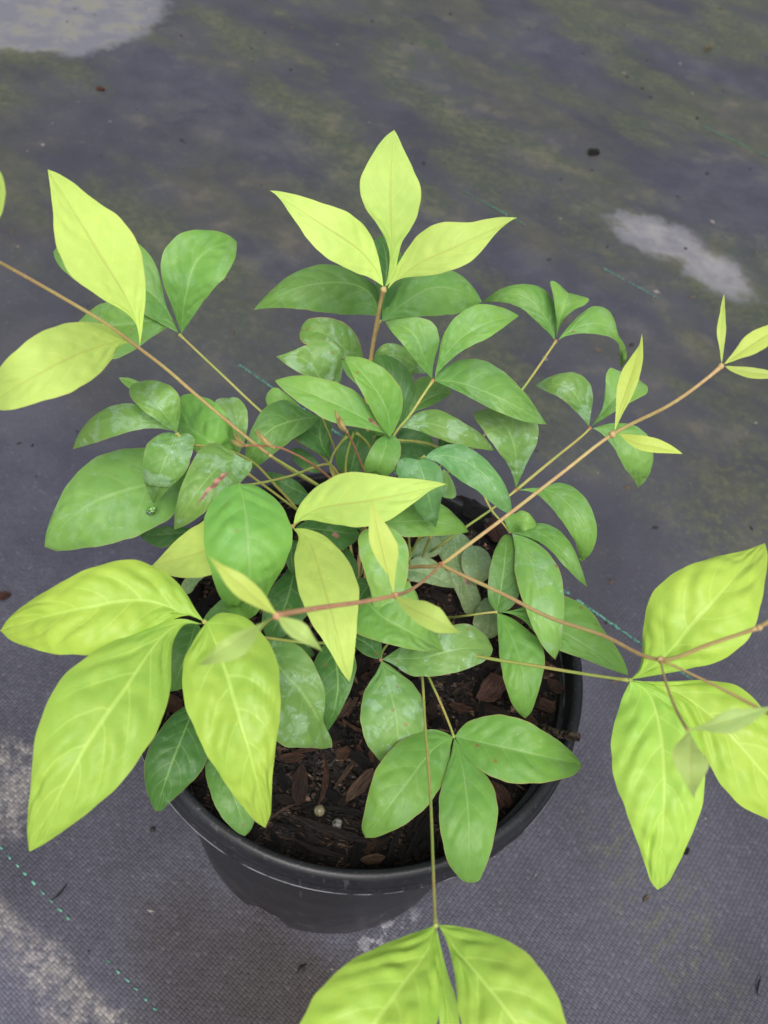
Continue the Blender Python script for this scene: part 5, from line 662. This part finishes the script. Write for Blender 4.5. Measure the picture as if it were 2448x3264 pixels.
 ('Z','old',{},'135,311,2150,148,314,2150,164,317,2150,184,319,2150,208,320,2149,235,320,2146,265,320,2140,294,320,2130,322,321,2116,346,324,2100,366,328,2083,382,332,2066,397,337,2050,135,311,2150,135,328,2158,141,347,2167,157,366,2176,184,381,2183,220,388,2185,259,384,2178,296,375,2162,327,365,2141,352,355,2116,370,348,2092,385,342,2070,397,337,2050,135,311,2150,138,295,2148,146,279,2145,162,265,2143,187,263,2142,216,267,2140,248,273,2136,280,276,2128,310,283,2116,338,294,2101,361,307,2085,380,321,2068,397,337,2050'),
 ('Z','pale',{},'209,434,2600,214,437,2604,220,441,2609,226,447,2615,232,455,2623,236,465,2631,237,478,2640,235,490,2649,229,500,2657,224,509,2665,218,515,2671,213,519,2676,208,523,2680,209,434,2600,209,439,2605,208,444,2610,207,450,2618,206,457,2627,205,465,2637,203,475,2647,202,485,2657,200,494,2665,198,503,2672,200,511,2677,203,518,2679,208,523,2680,209,434,2600,220,429,2604,233,423,2607,249,419,2612,268,418,2617,282,431,2626,276,454,2635,265,475,2644,252,492,2653,240,504,2662,228,513,2669,218,519,2675,208,523,2680'),
 ('Z','old',{},'-826,211,1900,-831,207,1899,-838,203,1898,-845,196,1896,-854,188,1894,-863,178,1892,-872,167,1890,-880,154,1888,-886,142,1886,-891,130,1884,-894,121,1882,-897,113,1881,-898,106,1880,-826,211,1900,-835,211,1901,-846,210,1903,-859,208,1905,-875,204,1906,-892,197,1907,-908,184,1906,-917,166,1903,-921,147,1898,-918,131,1892,-912,120,1888,-905,112,1883,-898,106,1880,-826,211,1900,-830,206,1899,-835,199,1897,-841,191,1895,-847,180,1893,-853,167,1891,-857,152,1888,-861,137,1885,-867,123,1883,-875,115,1882,-883,110,1881,-891,107,1880,-898,106,1880'),
 ('heart','dgreen',{},'-139,19,2220,-147,21,2229,-155,23,2240,-165,25,2254,-178,29,2269,-192,35,2285,-206,42,2300,-221,53,2310,-235,66,2316,-248,81,2316,-258,95,2312,-267,108,2307,-275,121,2300,-139,19,2220,-150,11,2227,-163,3,2236,-179,-3,2250,-197,-5,2266,-216,-2,2283,-235,6,2298,-252,20,2309,-263,40,2315,-270,62,2315,-273,83,2312,-274,103,2307,-275,121,2300,-139,19,2220,-135,28,2228,-132,38,2238,-131,50,2253,-135,61,2274,-147,71,2298,-165,80,2319,-186,91,2331,-208,103,2333,-230,113,2326,-248,120,2316,-262,122,2307,-275,121,2300'),
 ('heart','mdgreen',{},'63,237,2220,67,240,2228,71,244,2238,77,248,2249,84,254,2263,92,261,2277,100,271,2290,109,283,2300,117,296,2306,125,310,2308,131,323,2307,136,336,2304,141,347,2300,63,237,2220,58,242,2229,53,249,2240,49,257,2254,47,267,2272,50,279,2292,57,293,2311,69,309,2323,84,325,2326,102,337,2321,118,344,2313,130,347,2306,141,347,2300,63,237,2220,71,235,2228,81,233,2237,93,233,2249,106,234,2264,119,239,2279,130,249,2293,139,264,2303,145,281,2309,148,300,2311,147,318,2308,145,333,2305,141,347,2300'),
 ('heart','mgreen',{},'66,103,2350,74,98,2351,83,91,2353,94,84,2355,107,75,2357,122,66,2357,138,58,2355,155,52,2348,170,50,2338,184,51,2324,195,54,2309,205,58,2295,214,63,2280,66,103,2350,74,107,2355,85,110,2361,98,111,2368,116,108,2374,135,100,2378,154,89,2375,172,81,2366,187,76,2349,199,73,2328,206,71,2308,211,68,2292,214,63,2280,66,103,2350,66,90,2351,68,76,2352,73,58,2354,82,40,2355,98,26,2356,117,16,2353,137,12,2348,157,13,2340,175,20,2329,190,31,2315,203,46,2298,214,63,2280'),
 ('heart','dgreen',{},'-60,-128,2150,-64,-137,2150,-70,-148,2150,-76,-161,2150,-82,-177,2149,-89,-195,2146,-96,-213,2140,-102,-229,2130,-108,-242,2116,-112,-250,2100,-115,-256,2083,-118,-259,2066,-120,-261,2050,-60,-128,2150,-71,-131,2152,-83,-136,2155,-98,-145,2157,-113,-160,2159,-125,-179,2157,-132,-201,2151,-137,-221,2139,-138,-237,2122,-135,-248,2102,-131,-254,2083,-125,-258,2065,-120,-261,2050,-60,-128,2150,-52,-138,2150,-44,-151,2151,-37,-168,2152,-33,-190,2152,-34,-215,2150,-41,-237,2143,-51,-255,2130,-64,-266,2112,-80,-269,2092,-95,-268,2075,-108,-265,2061,-120,-261,2050'),
 ('heart','dgreen',{},'-299,589,2250,-306,579,2251,-313,567,2253,-320,552,2254,-329,533,2256,-338,512,2257,-346,490,2255,-352,469,2250,-357,452,2243,-360,439,2233,-361,430,2222,-363,424,2211,-363,420,2200,-299,589,2250,-312,588,2255,-326,584,2260,-343,575,2265,-361,559,2270,-374,533,2271,-384,504,2269,-389,477,2262,-390,454,2251,-386,439,2237,-379,429,2224,-371,423,2212,-363,420,2200,-299,589,2250,-294,576,2250,-290,559,2251,-286,538,2253,-283,511,2255,-284,483,2256,-288,455,2254,-295,432,2247,-307,419,2234,-323,415,2220,-338,416,2209,-352,418,2203,-363,420,2200'),
 ('heart','dgreen',{},'-192,713,2320,-200,711,2327,-208,708,2335,-218,706,2345,-230,705,2357,-243,706,2369,-256,710,2380,-268,719,2388,-279,731,2392,-288,746,2392,-295,761,2389,-300,775,2385,-305,789,2380,-192,713,2320,-201,701,2327,-212,688,2334,-225,676,2342,-242,666,2352,-261,665,2362,-278,674,2373,-291,689,2383,-300,708,2390,-304,729,2392,-306,750,2391,-306,770,2386,-305,789,2380,-192,713,2320,-192,721,2325,-192,728,2333,-195,734,2346,-201,739,2364,-210,741,2384,-223,745,2402,-238,754,2410,-255,767,2409,-271,778,2400,-285,786,2391,-296,789,2384,-305,789,2380'),
 ('heart','mdgreen',{},'-161,820,2500,-156,820,2507,-149,821,2515,-142,821,2525,-132,821,2537,-120,823,2549,-108,826,2560,-96,832,2568,-84,840,2572,-74,851,2572,-66,862,2569,-59,873,2565,-53,884,2560,-161,820,2500,-163,825,2508,-163,830,2517,-162,836,2529,-157,842,2545,-146,845,2562,-131,848,2577,-115,853,2586,-99,861,2587,-84,870,2582,-72,878,2574,-62,882,2566,-53,884,2560,-161,820,2500,-152,810,2504,-141,799,2511,-127,787,2522,-110,778,2535,-92,775,2548,-73,778,2558,-57,788,2565,-47,806,2569,-44,828,2570,-46,848,2568,-49,866,2565,-53,884,2560'),
 ('heart','dgreen',{},'189,902,2400,192,905,2409,196,909,2420,202,912,2434,209,917,2449,220,922,2465,232,929,2480,246,939,2490,259,951,2496,272,966,2496,283,981,2492,292,996,2487,301,1010,2480,189,902,2400,183,907,2409,179,914,2420,177,922,2434,180,930,2453,190,938,2473,204,947,2491,221,958,2504,240,971,2508,258,983,2504,275,995,2497,289,1003,2488,301,1010,2480,189,902,2400,200,897,2404,213,891,2412,228,882,2424,246,875,2441,265,872,2460,282,878,2476,297,895,2487,307,918,2492,310,945,2492,309,970,2489,305,991,2485,301,1010,2480'),
 ('heart','dgreen',{},'-540,833,2250,-529,828,2254,-516,821,2258,-501,812,2264,-483,800,2270,-463,785,2276,-442,770,2280,-422,756,2281,-404,745,2279,-390,737,2273,-378,733,2266,-369,730,2258,-361,729,2250,-540,833,2250,-531,837,2256,-518,839,2263,-501,836,2271,-481,827,2279,-458,812,2286,-434,794,2291,-412,777,2292,-394,761,2288,-381,749,2280,-372,740,2270,-366,734,2260,-361,729,2250,-540,833,2250,-536,817,2251,-530,798,2253,-521,775,2258,-506,750,2265,-486,727,2271,-462,710,2275,-439,700,2274,-417,698,2270,-398,702,2264,-383,710,2259,-371,719,2254,-361,729,2250'),
 ('heart','dgreen',{},'-110,424,2250,-117,427,2255,-124,430,2262,-132,435,2270,-140,442,2278,-149,453,2287,-156,467,2295,-161,485,2299,-164,505,2300,-165,526,2297,-165,544,2293,-165,561,2287,-165,577,2280,-110,424,2250,-122,419,2255,-135,415,2261,-152,412,2267,-171,413,2275,-189,423,2285,-200,444,2296,-204,469,2304,-202,497,2306,-194,522,2303,-184,544,2296,-174,562,2288,-165,577,2280,-110,424,2250,-104,432,2255,-98,440,2261,-91,448,2272,-85,459,2287,-83,472,2304,-87,491,2315,-96,516,2317,-109,543,2309,-126,564,2297,-141,575,2287,-154,579,2281,-165,577,2280'),
 ('heart','old',{},'160,447,2080,165,454,2083,171,461,2087,179,470,2092,190,479,2097,204,490,2102,220,502,2105,237,515,2105,253,528,2101,268,540,2095,281,552,2087,292,563,2079,301,573,2070,160,447,2080,159,458,2086,159,470,2093,161,485,2101,168,503,2111,181,522,2120,199,542,2125,220,562,2125,244,578,2116,266,584,2102,282,583,2088,293,579,2078,301,573,2070,160,447,2080,170,444,2081,182,442,2084,196,440,2087,214,441,2092,233,445,2097,254,453,2100,273,467,2100,289,488,2095,298,513,2089,302,536,2082,302,556,2076,301,573,2070'),
 ('heart','dgreen',{},'86,-190,2180,81,-187,2186,74,-183,2193,65,-179,2201,55,-174,2211,42,-168,2221,28,-161,2230,14,-152,2236,0,-143,2237,-12,-134,2235,-22,-126,2231,-31,-118,2226,-38,-111,2220,86,-190,2180,77,-196,2184,65,-202,2189,50,-208,2197,33,-212,2207,14,-212,2219,-5,-206,2228,-23,-195,2234,-36,-178,2234,-42,-158,2231,-42,-139,2227,-41,-124,2223,-38,-111,2220,86,-190,2180,86,-183,2187,84,-175,2196,81,-166,2207,74,-155,2220,64,-144,2233,48,-133,2244,31,-124,2250,12,-116,2249,-5,-111,2243,-19,-110,2235,-29,-110,2227,-38,-111,2220'),
]
STEMS = [
 ('A','tan',0,0.00135,'-198,884,3300,-204,894,3220,-208,907,3120,-212,917,2860,-199,864,2620,-126,732,2350'),
 ('B','petiole',0,0.00080,'-213,1207,2860,-218,1197,2830,-223,1178,2620,-180,1260,2350'),
 ('C','petiole',0,0.00089,'-1130,996,2720,-1040,955,2680,-906,910,2600,-699,823,2500,-517,779,2400,-327,759,2280'),
 ('D','tan',0,0.00083,'-1328,-115,3950,-1302,-40,3850,-1200,59,3680,-1078,134,3520,-1000,193,3380,-917,231,3260,-808,247,3130,-539,308,2800,-325,395,2550'),
 ('E','petiole',0,0.00079,'-872,154,3000,-825,166,2940,-731,268,2830,-622,352,2680,-522,390,2500,-408,416,2300'),
 ('F','tan',0,0.00079,'-356,-69,2850,-338,-23,2830,-298,116,2720,-219,327,2500,-104,516,2200'),
 ('G1','red',0,0.00063,'-547,-52,3250,-505,3,3200,-453,56,3150,-405,119,3060,-353,185,2950,-280,318,2720,-243,362,2620'),
 ('G2','red',0,0.00067,'-219,203,3150,-180,296,2950,-140,372,2750,-108,433,2600'),
 ('G1','bud',1,0.00078,'-455,22,3180,-484,15,3210,-510,15,3240,-522,-12,3300'),
 ('G1','bud',1,0.00050,'-459,-5,3220,-479,-16,3250,-496,-21,3280,-502,-51,3340'),
 ('G1','bud',1,0.00066,'-545,-63,3260,-559,-88,3290,-570,-107,3320,-569,-149,3380'),
 ('G1','bud',1,0.00035,'-542,-75,3280,-556,-90,3310,-568,-98,3340,-567,-131,3400'),
 ('G1','bud',1,0.00035,'-541,-74,3280,-550,-90,3310,-556,-100,3340,-552,-135,3400'),
 ('G2','bud',1,0.00071,'-219,182,3170,-235,170,3200,-247,164,3230,-252,131,3290'),
 ('G2','bud',1,0.00057,'-217,165,3190,-239,166,3220,-257,174,3250,-267,151,3310'),
 ('G2','bud',1,0.00066,'-216,168,3190,-229,157,3220,-240,154,3250,-243,122,3310'),
 ('H','petiole',0,0.00081,'-581,-16,2970,-539,43,2920,-444,250,2750,-306,572,2500,-263,604,2400,-188,658,2200'),
 ('I','petiole',0,0.00080,'-536,-648,3020,-452,-621,2940,-346,-564,2840,-141,-392,2580,-17,-200,2400,102,150,2150'),
 ('J','pink',0,0.00078,'235,-118,2860,166,-336,3050,111,-489,3200,65,-600,3330,-24,-725,3460,-112,-836,3580,-170,-911,3660,-227,-995,3750'),
 ('K','tan',0,0.00098,'1023,349,3680,980,309,3640,897,267,3540,750,258,3350,594,131,3220,430,9,3060,304,-75,2930,236,-110,2850,154,-38,2700,33,77,2450,-25,184,2050'),
 ('M','tan',0,0.00083,'1019,-729,3720,944,-726,3600,853,-718,3450,733,-564,3280,596,-444,3140,444,-302,3020,289,-167,2900,236,-110,2850'),
 ('M','tan',0,0.00056,'853,-718,3450,970,-831,3550,1045,-913,3620,1092,-997,3700'),
 ('M','tan',0,0.00049,'853,-718,3450,831,-851,3540,822,-967,3620,814,-1058,3700'),
 ('M','bud',0,0.00079,'1019,-729,3720,1029,-725,3740,1046,-724,3770'),
 ('O','petiole',0,0.00092,'958,-483,2900,808,-418,2770,660,-354,2650,498,-292,2530,345,-186,2360,235,-21,2150'),
 ('P','petiole',0,0.00077,'355,-1425,2950,351,-1318,2870,333,-930,2620,298,-570,2430,267,-283,2300,192,133,2000'),
 ('Q','petiole',0,0.00079,'437,-536,2280,421,-501,2280,364,-381,2260,304,-252,2220,245,-17,2050'),
 ('R','petiole',0,0.00081,'88,-300,2360,87,-262,2350,130,-120,2250,226,128,2050'),
 ('S','petiole',0,0.00070,'-70,42,2880,-35,104,2650,17,307,2000'),
 ('S7','petiole',0,0.00068,'-399,-435,2620,-392,-346,2550,-323,-126,2350,-200,116,2050'),
 ('T','petiole',0,0.00092,'78,704,3020,47,642,2980,7,566,2920,-29,527,2870,-46,511,2820,-46,581,2620,-33,740,2250'),
 ('T','petiole',0,0.00053,'-29,530,2800,43,587,2750,144,707,2620,221,856,2400'),
 ('T7','petiole',0,0.00082,'-240,1073,2620,-186,1030,2500,-117,978,2350,-70,987,2100'),
 ('T14','petiole',0,0.00067,'-390,751,2620,-347,723,2550,-293,718,2400,-253,750,2150'),
 ('T19','petiole',0,0.00060,'97,313,2970,68,339,2900,31,445,2700,-8,605,2400'),
 ('U','petiole',0,0.00092,'671,1485,2720,627,1376,2700,537,1178,2640,454,1045,2570,395,960,2500,350,897,2450,244,847,2250'),
 ('V','petiole',0,0.00087,'865,957,2680,836,913,2670,707,757,2630,564,595,2560'),
 ('W','petiole',0,0.00087,'560,591,2560,485,524,2500,374,452,2400,271,401,2280,233,486,2050'),
 ('X','petiole',0,0.00063,'562,418,2460,523,428,2500,462,445,2550,423,478,2580,404,502,2600'),
 ('Y','petiole',0,0.00074,'560,76,2310,504,62,2300,441,66,2250,362,190,2000'),
 ('Z','petiole',0,0.00061,'389,697,2050,284,754,2000,165,792,1850'),
 ('heart','petiole',0,0.00088,'108,262,2500,145,315,2220,165,447,1800'),
 ('heart','petiole',0,0.00089,'160,275,2500,145,335,2220,155,455,1800'),
 ('heart','petiole',0,0.00089,'206,276,2500,205,379,2200,214,480,1800'),
 ('heart','petiole',0,0.00089,'-246,588,2700,-306,572,2500,-256,583,2350,-128,682,1900'),
 ('heart','petiole',0,0.00089,'-216,570,2750,-230,554,2500,-167,558,2250,-77,654,1800'),
 ('heart','petiole',0,0.00088,'-205,526,2800,-134,562,2680,-96,624,2350,-32,706,1900'),
 ('heart','petiole',0,0.00084,'-609,226,2750,-517,263,2620,-410,318,2450,-278,570,2000'),
 ('heart','petiole',0,0.00080,'-535,290,2820,-444,324,2720,-327,374,2580'),
 ('heart','petiole',0,0.00083,'-24,569,2750,81,620,2720,163,646,2680'),
]
CROWN = np.array([0.002, 0.028, .164])
shrub = bpy.data.objects.new('leafy_shrub', None); col.objects.link(shrub); shrub.location = CROWN
tag(shrub, 'lime and green leafed shrub with thin tan stems growing from the black pot', 'shrub')
def arr(s): return np.array([float(v) for v in s.split(',')]).reshape(-1, 3)/10000
rl = random.Random(5)
stalks = {}
for spray, kind, bud, rad, s in STEMS:
    if bud: continue
    stalks.setdefault(spray, []).append((kind, rad, arr(s)))
RED_HUBS = {'T', 'U', 'V', 'W', 'X', 'R'}
stalk_obj = {}
for spray, lst in stalks.items():
    groups = [[q] for q in lst] if spray == 'heart' else [lst]
    for g in groups:
        parts = []
        for kind, rad, P in g:
            if P[-1][2] < .245 and spray != 'Z':
                a = rl.uniform(0, 6.28); e = CROWN+np.array([.012*math.cos(a), .012*math.sin(a), -.004])
                P = np.vstack([P, (P[-1]*.45+e*.55)+np.array([0, 0, .004]), e])
            n = max(10, len(P)*6)
            Q = catmull(P, n)
            rr_ = np.full(n, rad); t = np.linspace(0, 1, n)
            rr_ *= (.62+.32*t)
            # node swelling at the outer end
            rr_ *= 1+.55*np.exp(-((t)/.02)**2)
            V, Fc = tube(Q, rr_, 9); parts.append((V, Fc))
            if spray in ('J', 'K', 'M'):   # rings where side leaves attach
                for i in range(1, len(P)-1):
                    pass
        V, Fc = merge(parts)
        o = mesh_obj('cane' if spray == 'heart' else 'leaf_stalk', [np.array(v)-CROWN for v in V], Fc, STM[g[0][0]], shrub)
        stalk_obj.setdefault(spray, o)
def blob(c, r_, mat, parent, name, stretch=None):
    bm = bmesh.new(); bmesh.ops.create_icosphere(bm, subdivisions=2, radius=r_)
    for v in bm.verts: v.co *= 1+.18*noise.noise(v.co*900)
    V = [np.array(v.co) for v in bm.verts]; Fc = [tuple(v.index for v in f.verts) for f in bm.faces]; bm.free()
    return mesh_obj(name, V, Fc, mat, parent, c)
for spray, lst in stalks.items():
    if spray == 'heart' or spray[0] == 'G': continue
    kind, rad, P = lst[0]
    blob(P[0]-CROWN, rad*1.12, STM['node'] if spray in RED_HUBS else STM[kind], stalk_obj[spray], 'leaf_node')
for spray, i in (('J', 3), ('J', 7), ('J', 0), ('K', 3), ('M', 2)):
    kind, rad, P = stalks[spray][0]
    blob(P[i]-CROWN, rad*1.45, STM['node' if i in (0,) else kind], stalk_obj[spray], 'leaf_node')
for spray, kind, bud, rad, s in STEMS:
    if not bud: continue
    P = catmull(arr(s), 14); t = np.linspace(0, 1, 14)
    V, Fc = tube(P-P[0], rad*(.35+1.0*np.sin(np.pi*np.clip(t*.9+.08, 0, 1))**1.2)*(1-t**6*.9), 8)
    mesh_obj('bud', V, Fc, STM['bud'], stalk_obj[spray], P[0]-CROWN)

def make_leaf(spray, cls, opt, data, idx):
    A = arr(data); NT = len(A)//3
    S0, L0, R0 = A[:NT], A[NT:2*NT], A[2*NT:]
    ts = np.linspace(0, 1, NT); ts = ts-.06*np.sin(2*np.pi*ts)
    big = np.linalg.norm(np.diff(S0, axis=0), axis=1).sum()
    nu = 80 if big > .04 else 36; ns = 10 if big > .03 else 5
    uu = np.linspace(0, 1, nu)
    # slightly denser at both ends so that tips stay pointed
    uu = .5-.5*np.cos(np.pi*uu)*(.35)-.5*(1-2*uu)*.65
    S, Le, Re = resample(S0, ts, uu), resample(L0, ts, uu), resample(R0, ts, uu)
    rr_ = random.Random(idx*13+5); ph0 = rr_.uniform(0, 6.28)
    quilt = {'chart': .105, 'lgreen': .08, 'lime': .045, 'young': .005, 'youngd': .005}.get(cls, .045); nv = rr_.uniform(5.4, 7.2); wob = [rr_.uniform(-.25, .25) for _ in range(6)]
    bulge = {'chart': .13, 'lime': .05, 'young': .05, 'youngd': .05}.get(cls, .09)
    T = np.gradient(S, axis=0)
    V = []; UV = []
    wmax = max(np.linalg.norm(Le-S, axis=1).max(), np.linalg.norm(Re-S, axis=1).max())
    for i in range(nu):
        N = np.cross(T[i], (Le[i]-Re[i])); N = unit(N) if np.linalg.norm(N) > 1e-12 else np.array([0, 0, 1.])
        if N[2] < 0: N = -N
        u = uu[i]
        for k in range(-ns, ns+1):
            s = abs(k)/ns; s = s**.9; E = Le[i] if k < 0 else Re[i]
            w = np.linalg.norm(E-S[i])
            P = S[i]+(E-S[i])*s
            # halves bulge up from the sunken midrib, side veins pinch the blade
            h = bulge*w*(1-(1-s)**2)*(1-s**2.2)*1.5
            ph = (u-.30*s**1.2)*nv+(.42+wob[0] if k > 0 else wob[1])
            amp = .65+.5*math.sin(ph*2.1+wob[4]*20+(1 if k > 0 else 0))
            h += quilt*amp*wmax*(abs(math.sin(math.pi*ph))-.6)*math.sin(math.pi*min(1, s*1.02))**.8*min(1, 6*u)*min(1, 5*(1-u))
            h += ((.07 if cls == 'chart' else .04)*noise.noise((u*15+idx*3.7, s*3.4*(1 if k > 0 else -1), idx*1.3))+.05*noise.noise((u*4+idx*1.7, s*1.2*(1 if k > 0 else -1), idx*2.3)))*wmax*math.sin(math.pi*min(1, s))**.7*min(1, 6*u)*min(1, 5*(1-u))
            h += .012*wmax*s*s*math.sin(u*17+ph0+(1.7 if k > 0 else 0))
            # irregular margin
            if abs(k) == ns: P = P+(E-S[i])*(.010*math.sin(u*31+ph0*3+k)+.006*math.sin(u*57+ph0))
            V.append(P+N*h); UV.append((u, .5+.5*(abs(k)/ns)*(1 if k > 0 else -1)))
    W_ = 2*ns+1; Fc = []
    nz = 0
    for i in range(nu-1):
        for k in range(2*ns):
            a = i*W_+k; Fc.append((a, a+1, a+W_+1, a+W_))
    # face the upper side
    a_, b_, c_ = V[(nu//2)*W_], V[(nu//2)*W_+W_-1], V[(nu//2+2)*W_+ns]
    if np.cross(b_-a_, c_-a_)[2] < 0: Fc = [f[::-1] for f in Fc]
    m, bc, bloom, freckle, mottle, rim = CLS[cls]
    base = S[0].copy()
    o = mesh_obj('leaf', [v-base for v in V], Fc, m, stalk_obj[spray], base-CROWN, True, UV)
    j = rr_.uniform(.90, 1.10)
    o.color = (bc[0]*j*rr_.uniform(.94, 1.06), bc[1]*j, bc[2]*j*rr_.uniform(.92, 1.08), 1)
    o['bloom'] = float(bloom); o['freckle'] = float(freckle); o['mottle'] = float(mottle); o['rim'] = float(rim)
    o['veins'] = float(nv); o['vein_r'] = float(.42+wob[0]); o['vein_l'] = float(wob[1])
    o['blotch'] = 0.0; o['blotch_u'] = .5; o['blotch_v'] = .5; o['blotch_a'] = .1; o['blotch_b'] = .1
    if opt.get('red'): o['blotch'] = .9; o['blotch_u'] = .45; o['blotch_v'] = .68; o['blotch_a'] = .22; o['blotch_b'] = .06
    if opt.get('spot') == 1: o['blotch'] = .9; o['blotch_u'] = .62; o['blotch_v'] = .6; o['blotch_a'] = .05; o['blotch_b'] = .09
    if opt.get('spot') == 2: o['blotch'] = .9; o['blotch_u'] = .13; o['blotch_v'] = .40; o['blotch_a'] = .045; o['blotch_b'] = .10
    if opt.get('rim'): o['rim'] = .9
    return o
for i, (spray, cls, opt, data) in enumerate(LEAVES):
    make_leaf(spray, cls, opt, data, i)

# ------------------------------------------------------------------ small loose things
def glass_material():
    b = NB('water'); b.bsdf.inputs['Base Color'].default_value = (.95, 1, .9, 1)
    b.bsdf.inputs['Transmission Weight'].default_value = 1; b.bsdf.inputs['IOR'].default_value = 1.33
    b.bsdf.inputs['Roughness'].default_value = .02
    return b.mat
def dome(name, r_, h_, mat, loc, seed=0):
    V = []; Fc = []; n, m = 20, 7
    for i in range(m):
        t = i/(m-1)*math.pi/2
        for k in range(n):
            a = 2*math.pi*k/n; q = 1+.08*math.sin(2*a+seed)
            V.append((r_*q*math.cos(t)*math.cos(a), r_*q*math.cos(t)*math.sin(a), h_*math.sin(t)))
    for i in range(m-1):
        for k in range(n):
            k2 = (k+1) % n; Fc.append((i*n+k, i*n+k2, (i+1)*n+k2, (i+1)*n+k))
    Fc.append(tuple(range(n-1, -1, -1)))
    return mesh_obj(name, V, Fc, mat, None, loc)
drop = dome('water_droplet', .0023, .0017, glass_material(), (-0.0971, 0.0040, 0.2615))
drop.rotation_euler = (R(10), R(-12), 0)
tag(drop, 'clear water droplet resting on the broad green leaf below the hazy left leaves', 'droplet')
def bead_material(name, c1, c2):
    b = NB(name); o = b.coord('Object'); n = b.noise(o, 500, 4)
    b.l.new(b.mix(b.step(n, .35, .65), c1, c2), b.bsdf.inputs['Base Color']); b.bsdf.inputs['Roughness'].default_value = .35
    b.l.new(b.bump(n, .4, .0004), b.bsdf.inputs['Normal'])
    return b.mat
def bead(name, loc, r_, mat, rough, label):
    bm = bmesh.new(); bmesh.ops.create_icosphere(bm, subdivisions=3, radius=r_)
    for v in bm.verts: v.co *= 1+rough*noise.noise(v.co*(1.4/r_))
    V = [v.co[:] for v in bm.verts]; Fc = [tuple(v.index for v in f.verts) for f in bm.faces]; bm.free()
    return tag(mesh_obj(name, V, Fc, mat, None, loc), label, 'bead')
bead('fertilizer_bead', (-0.0043, -0.0740, 0.1705), .0026, bead_material('bead_amber', srgb(112, 108, 82), srgb(140, 134, 106)), .06, 'smooth pale olive round bead on the dark bark at the pot front')
bead('perlite_bead', (0.0048, -0.0788, 0.1702), .0023, bead_material('bead_white', srgb(120, 118, 112), srgb(152, 150, 144)), .45, 'rough whitish crumbly bead on the bark near the smooth round bead')
# twig poking out over the rim
P = catmull(np.array([(0.0869, -0.0193, 0.1800), (0.0936, -0.0238, 0.1890), (0.0987, -0.0276, 0.1960), (0.1033, -0.0295, 0.2005)]), 14)
V, Fc = tube(P-P[0], np.full(14, .0021)*(1+.12*np.sin(np.arange(14)*1.9)), 10)
tw = mesh_obj('twig', V, Fc, M_bark, None, P[0]); tw.color = srgb(74, 62, 50)+(1,)
tag(tw, 'short dark twig sticking out over the right side of the pot rim', 'twig')
def litter(name, kind, v, loc, size, rz, cc, label, cat):
    o = chip(kind, v, loc[0], loc[1], loc[2], size, rz, .05, .05, srgb(*cc), name, None)
    return tag(o, label, cat)
litter('bark_fragment', 'nugget', 1, (-0.2554, 0.0890, 0.0030), .011, .6, (104, 66, 50), 'reddish brown bark fragment on the mat at the left edge of the photo', 'bark')
litter('bark_fragment', 'strip', 2, (-0.1440, -0.0920, 0.0015), .012, 1.1, (52, 48, 48), 'dark splinter on the mat just below the tip of the largest left leaf', 'bark')
litter('bark_fragment', 'flake', 0, (-0.4265, 0.7699, 0.0020), .012, .2, (132, 76, 58), 'small rust red flake on the mat below the chalky round patch', 'bark')
litter('bark_fragment', 'nugget', 2, (0.1656, 0.8438, 0.0030), .016, .5, (44, 42, 38), 'dark lump on the mat between the top lime leaf and the upper right corner', 'bark')
litter('bark_fragment', 'flake', 3, (0.3379, 1.2061, 0.0020), .022, .9, (150, 142, 104), 'pale curled dry flake on the mat near the upper right corner', 'bark')
litter('bark_fragment', 'nugget', 0, (0.2329, 0.0042, 0.0020), .006, .9, (46, 46, 40), 'dark crumb on the mat right of the long hanging right leaf', 'bark')
litter('bark_fragment', 'flake', 2, (0.2057, -0.0304, 0.0015), .006, .9, (160, 140, 110), 'tiny tan flake on the mat below the tip of the hanging right leaf', 'bark')
litter('bark_fragment', 'strip', 4, (0.2727, -0.0678, 0.0020), .012, 1.3, (40, 40, 42), 'dark bent splinter on the mat at the lower right edge', 'bark')
# fine grit and crumbs scattered over the mat
rg_ = random.Random(21); parts = []
for i in range(420):
    x, y = rg_.uniform(-.6, .6), rg_.uniform(-.25, 1.4)
    if math.hypot(x, y) < .092: continue
    r_ = rg_.choice((.0006, .0008, .001, .0014, .0022)); a = rg_.uniform(0, 6.28); el = rg_.uniform(1, 2.4)
    V = [(x+r_*el*math.cos(a), y+r_*el*math.sin(a), .0004), (x-r_*math.sin(a), y+r_*math.cos(a), .0003), (x-r_*el*math.cos(a), y-r_*el*math.sin(a), .0004), (x+r_*math.sin(a), y-r_*math.cos(a), .0003), (x, y, r_*1.1), (x, y, -.001)]
    parts.append((V, [(0, 1, 4), (1, 2, 4), (2, 3, 4), (3, 0, 4), (1, 0, 5), (2, 1, 5), (3, 2, 5), (0, 3, 5)]))
V, Fc = merge(parts)
def grit_material():
    b = NB('grit'); rp = b.new('ShaderNodeValToRGB'); b.l.new(b.new('ShaderNodeNewGeometry').outputs['Random Per Island'], rp.inputs[0])
    rp.color_ramp.interpolation = 'CONSTANT'; q = rp.color_ramp.elements
    q[0].color = srgb(40, 38, 38)+(1,); q[1].position = .5; q[1].color = srgb(86, 74, 62)+(1,); q.new(.75).color = srgb(128, 124, 118)+(1,)
    b.l.new(rp.outputs[0], b.bsdf.inputs['Base Color']); b.bsdf.inputs['Roughness'].default_value = .8
    return b.mat
tag(mesh_obj('grit', V, Fc, grit_material(), None, smooth=False), 'fine dark grit and crumbs scattered over the woven mat', None, None, 'stuff')
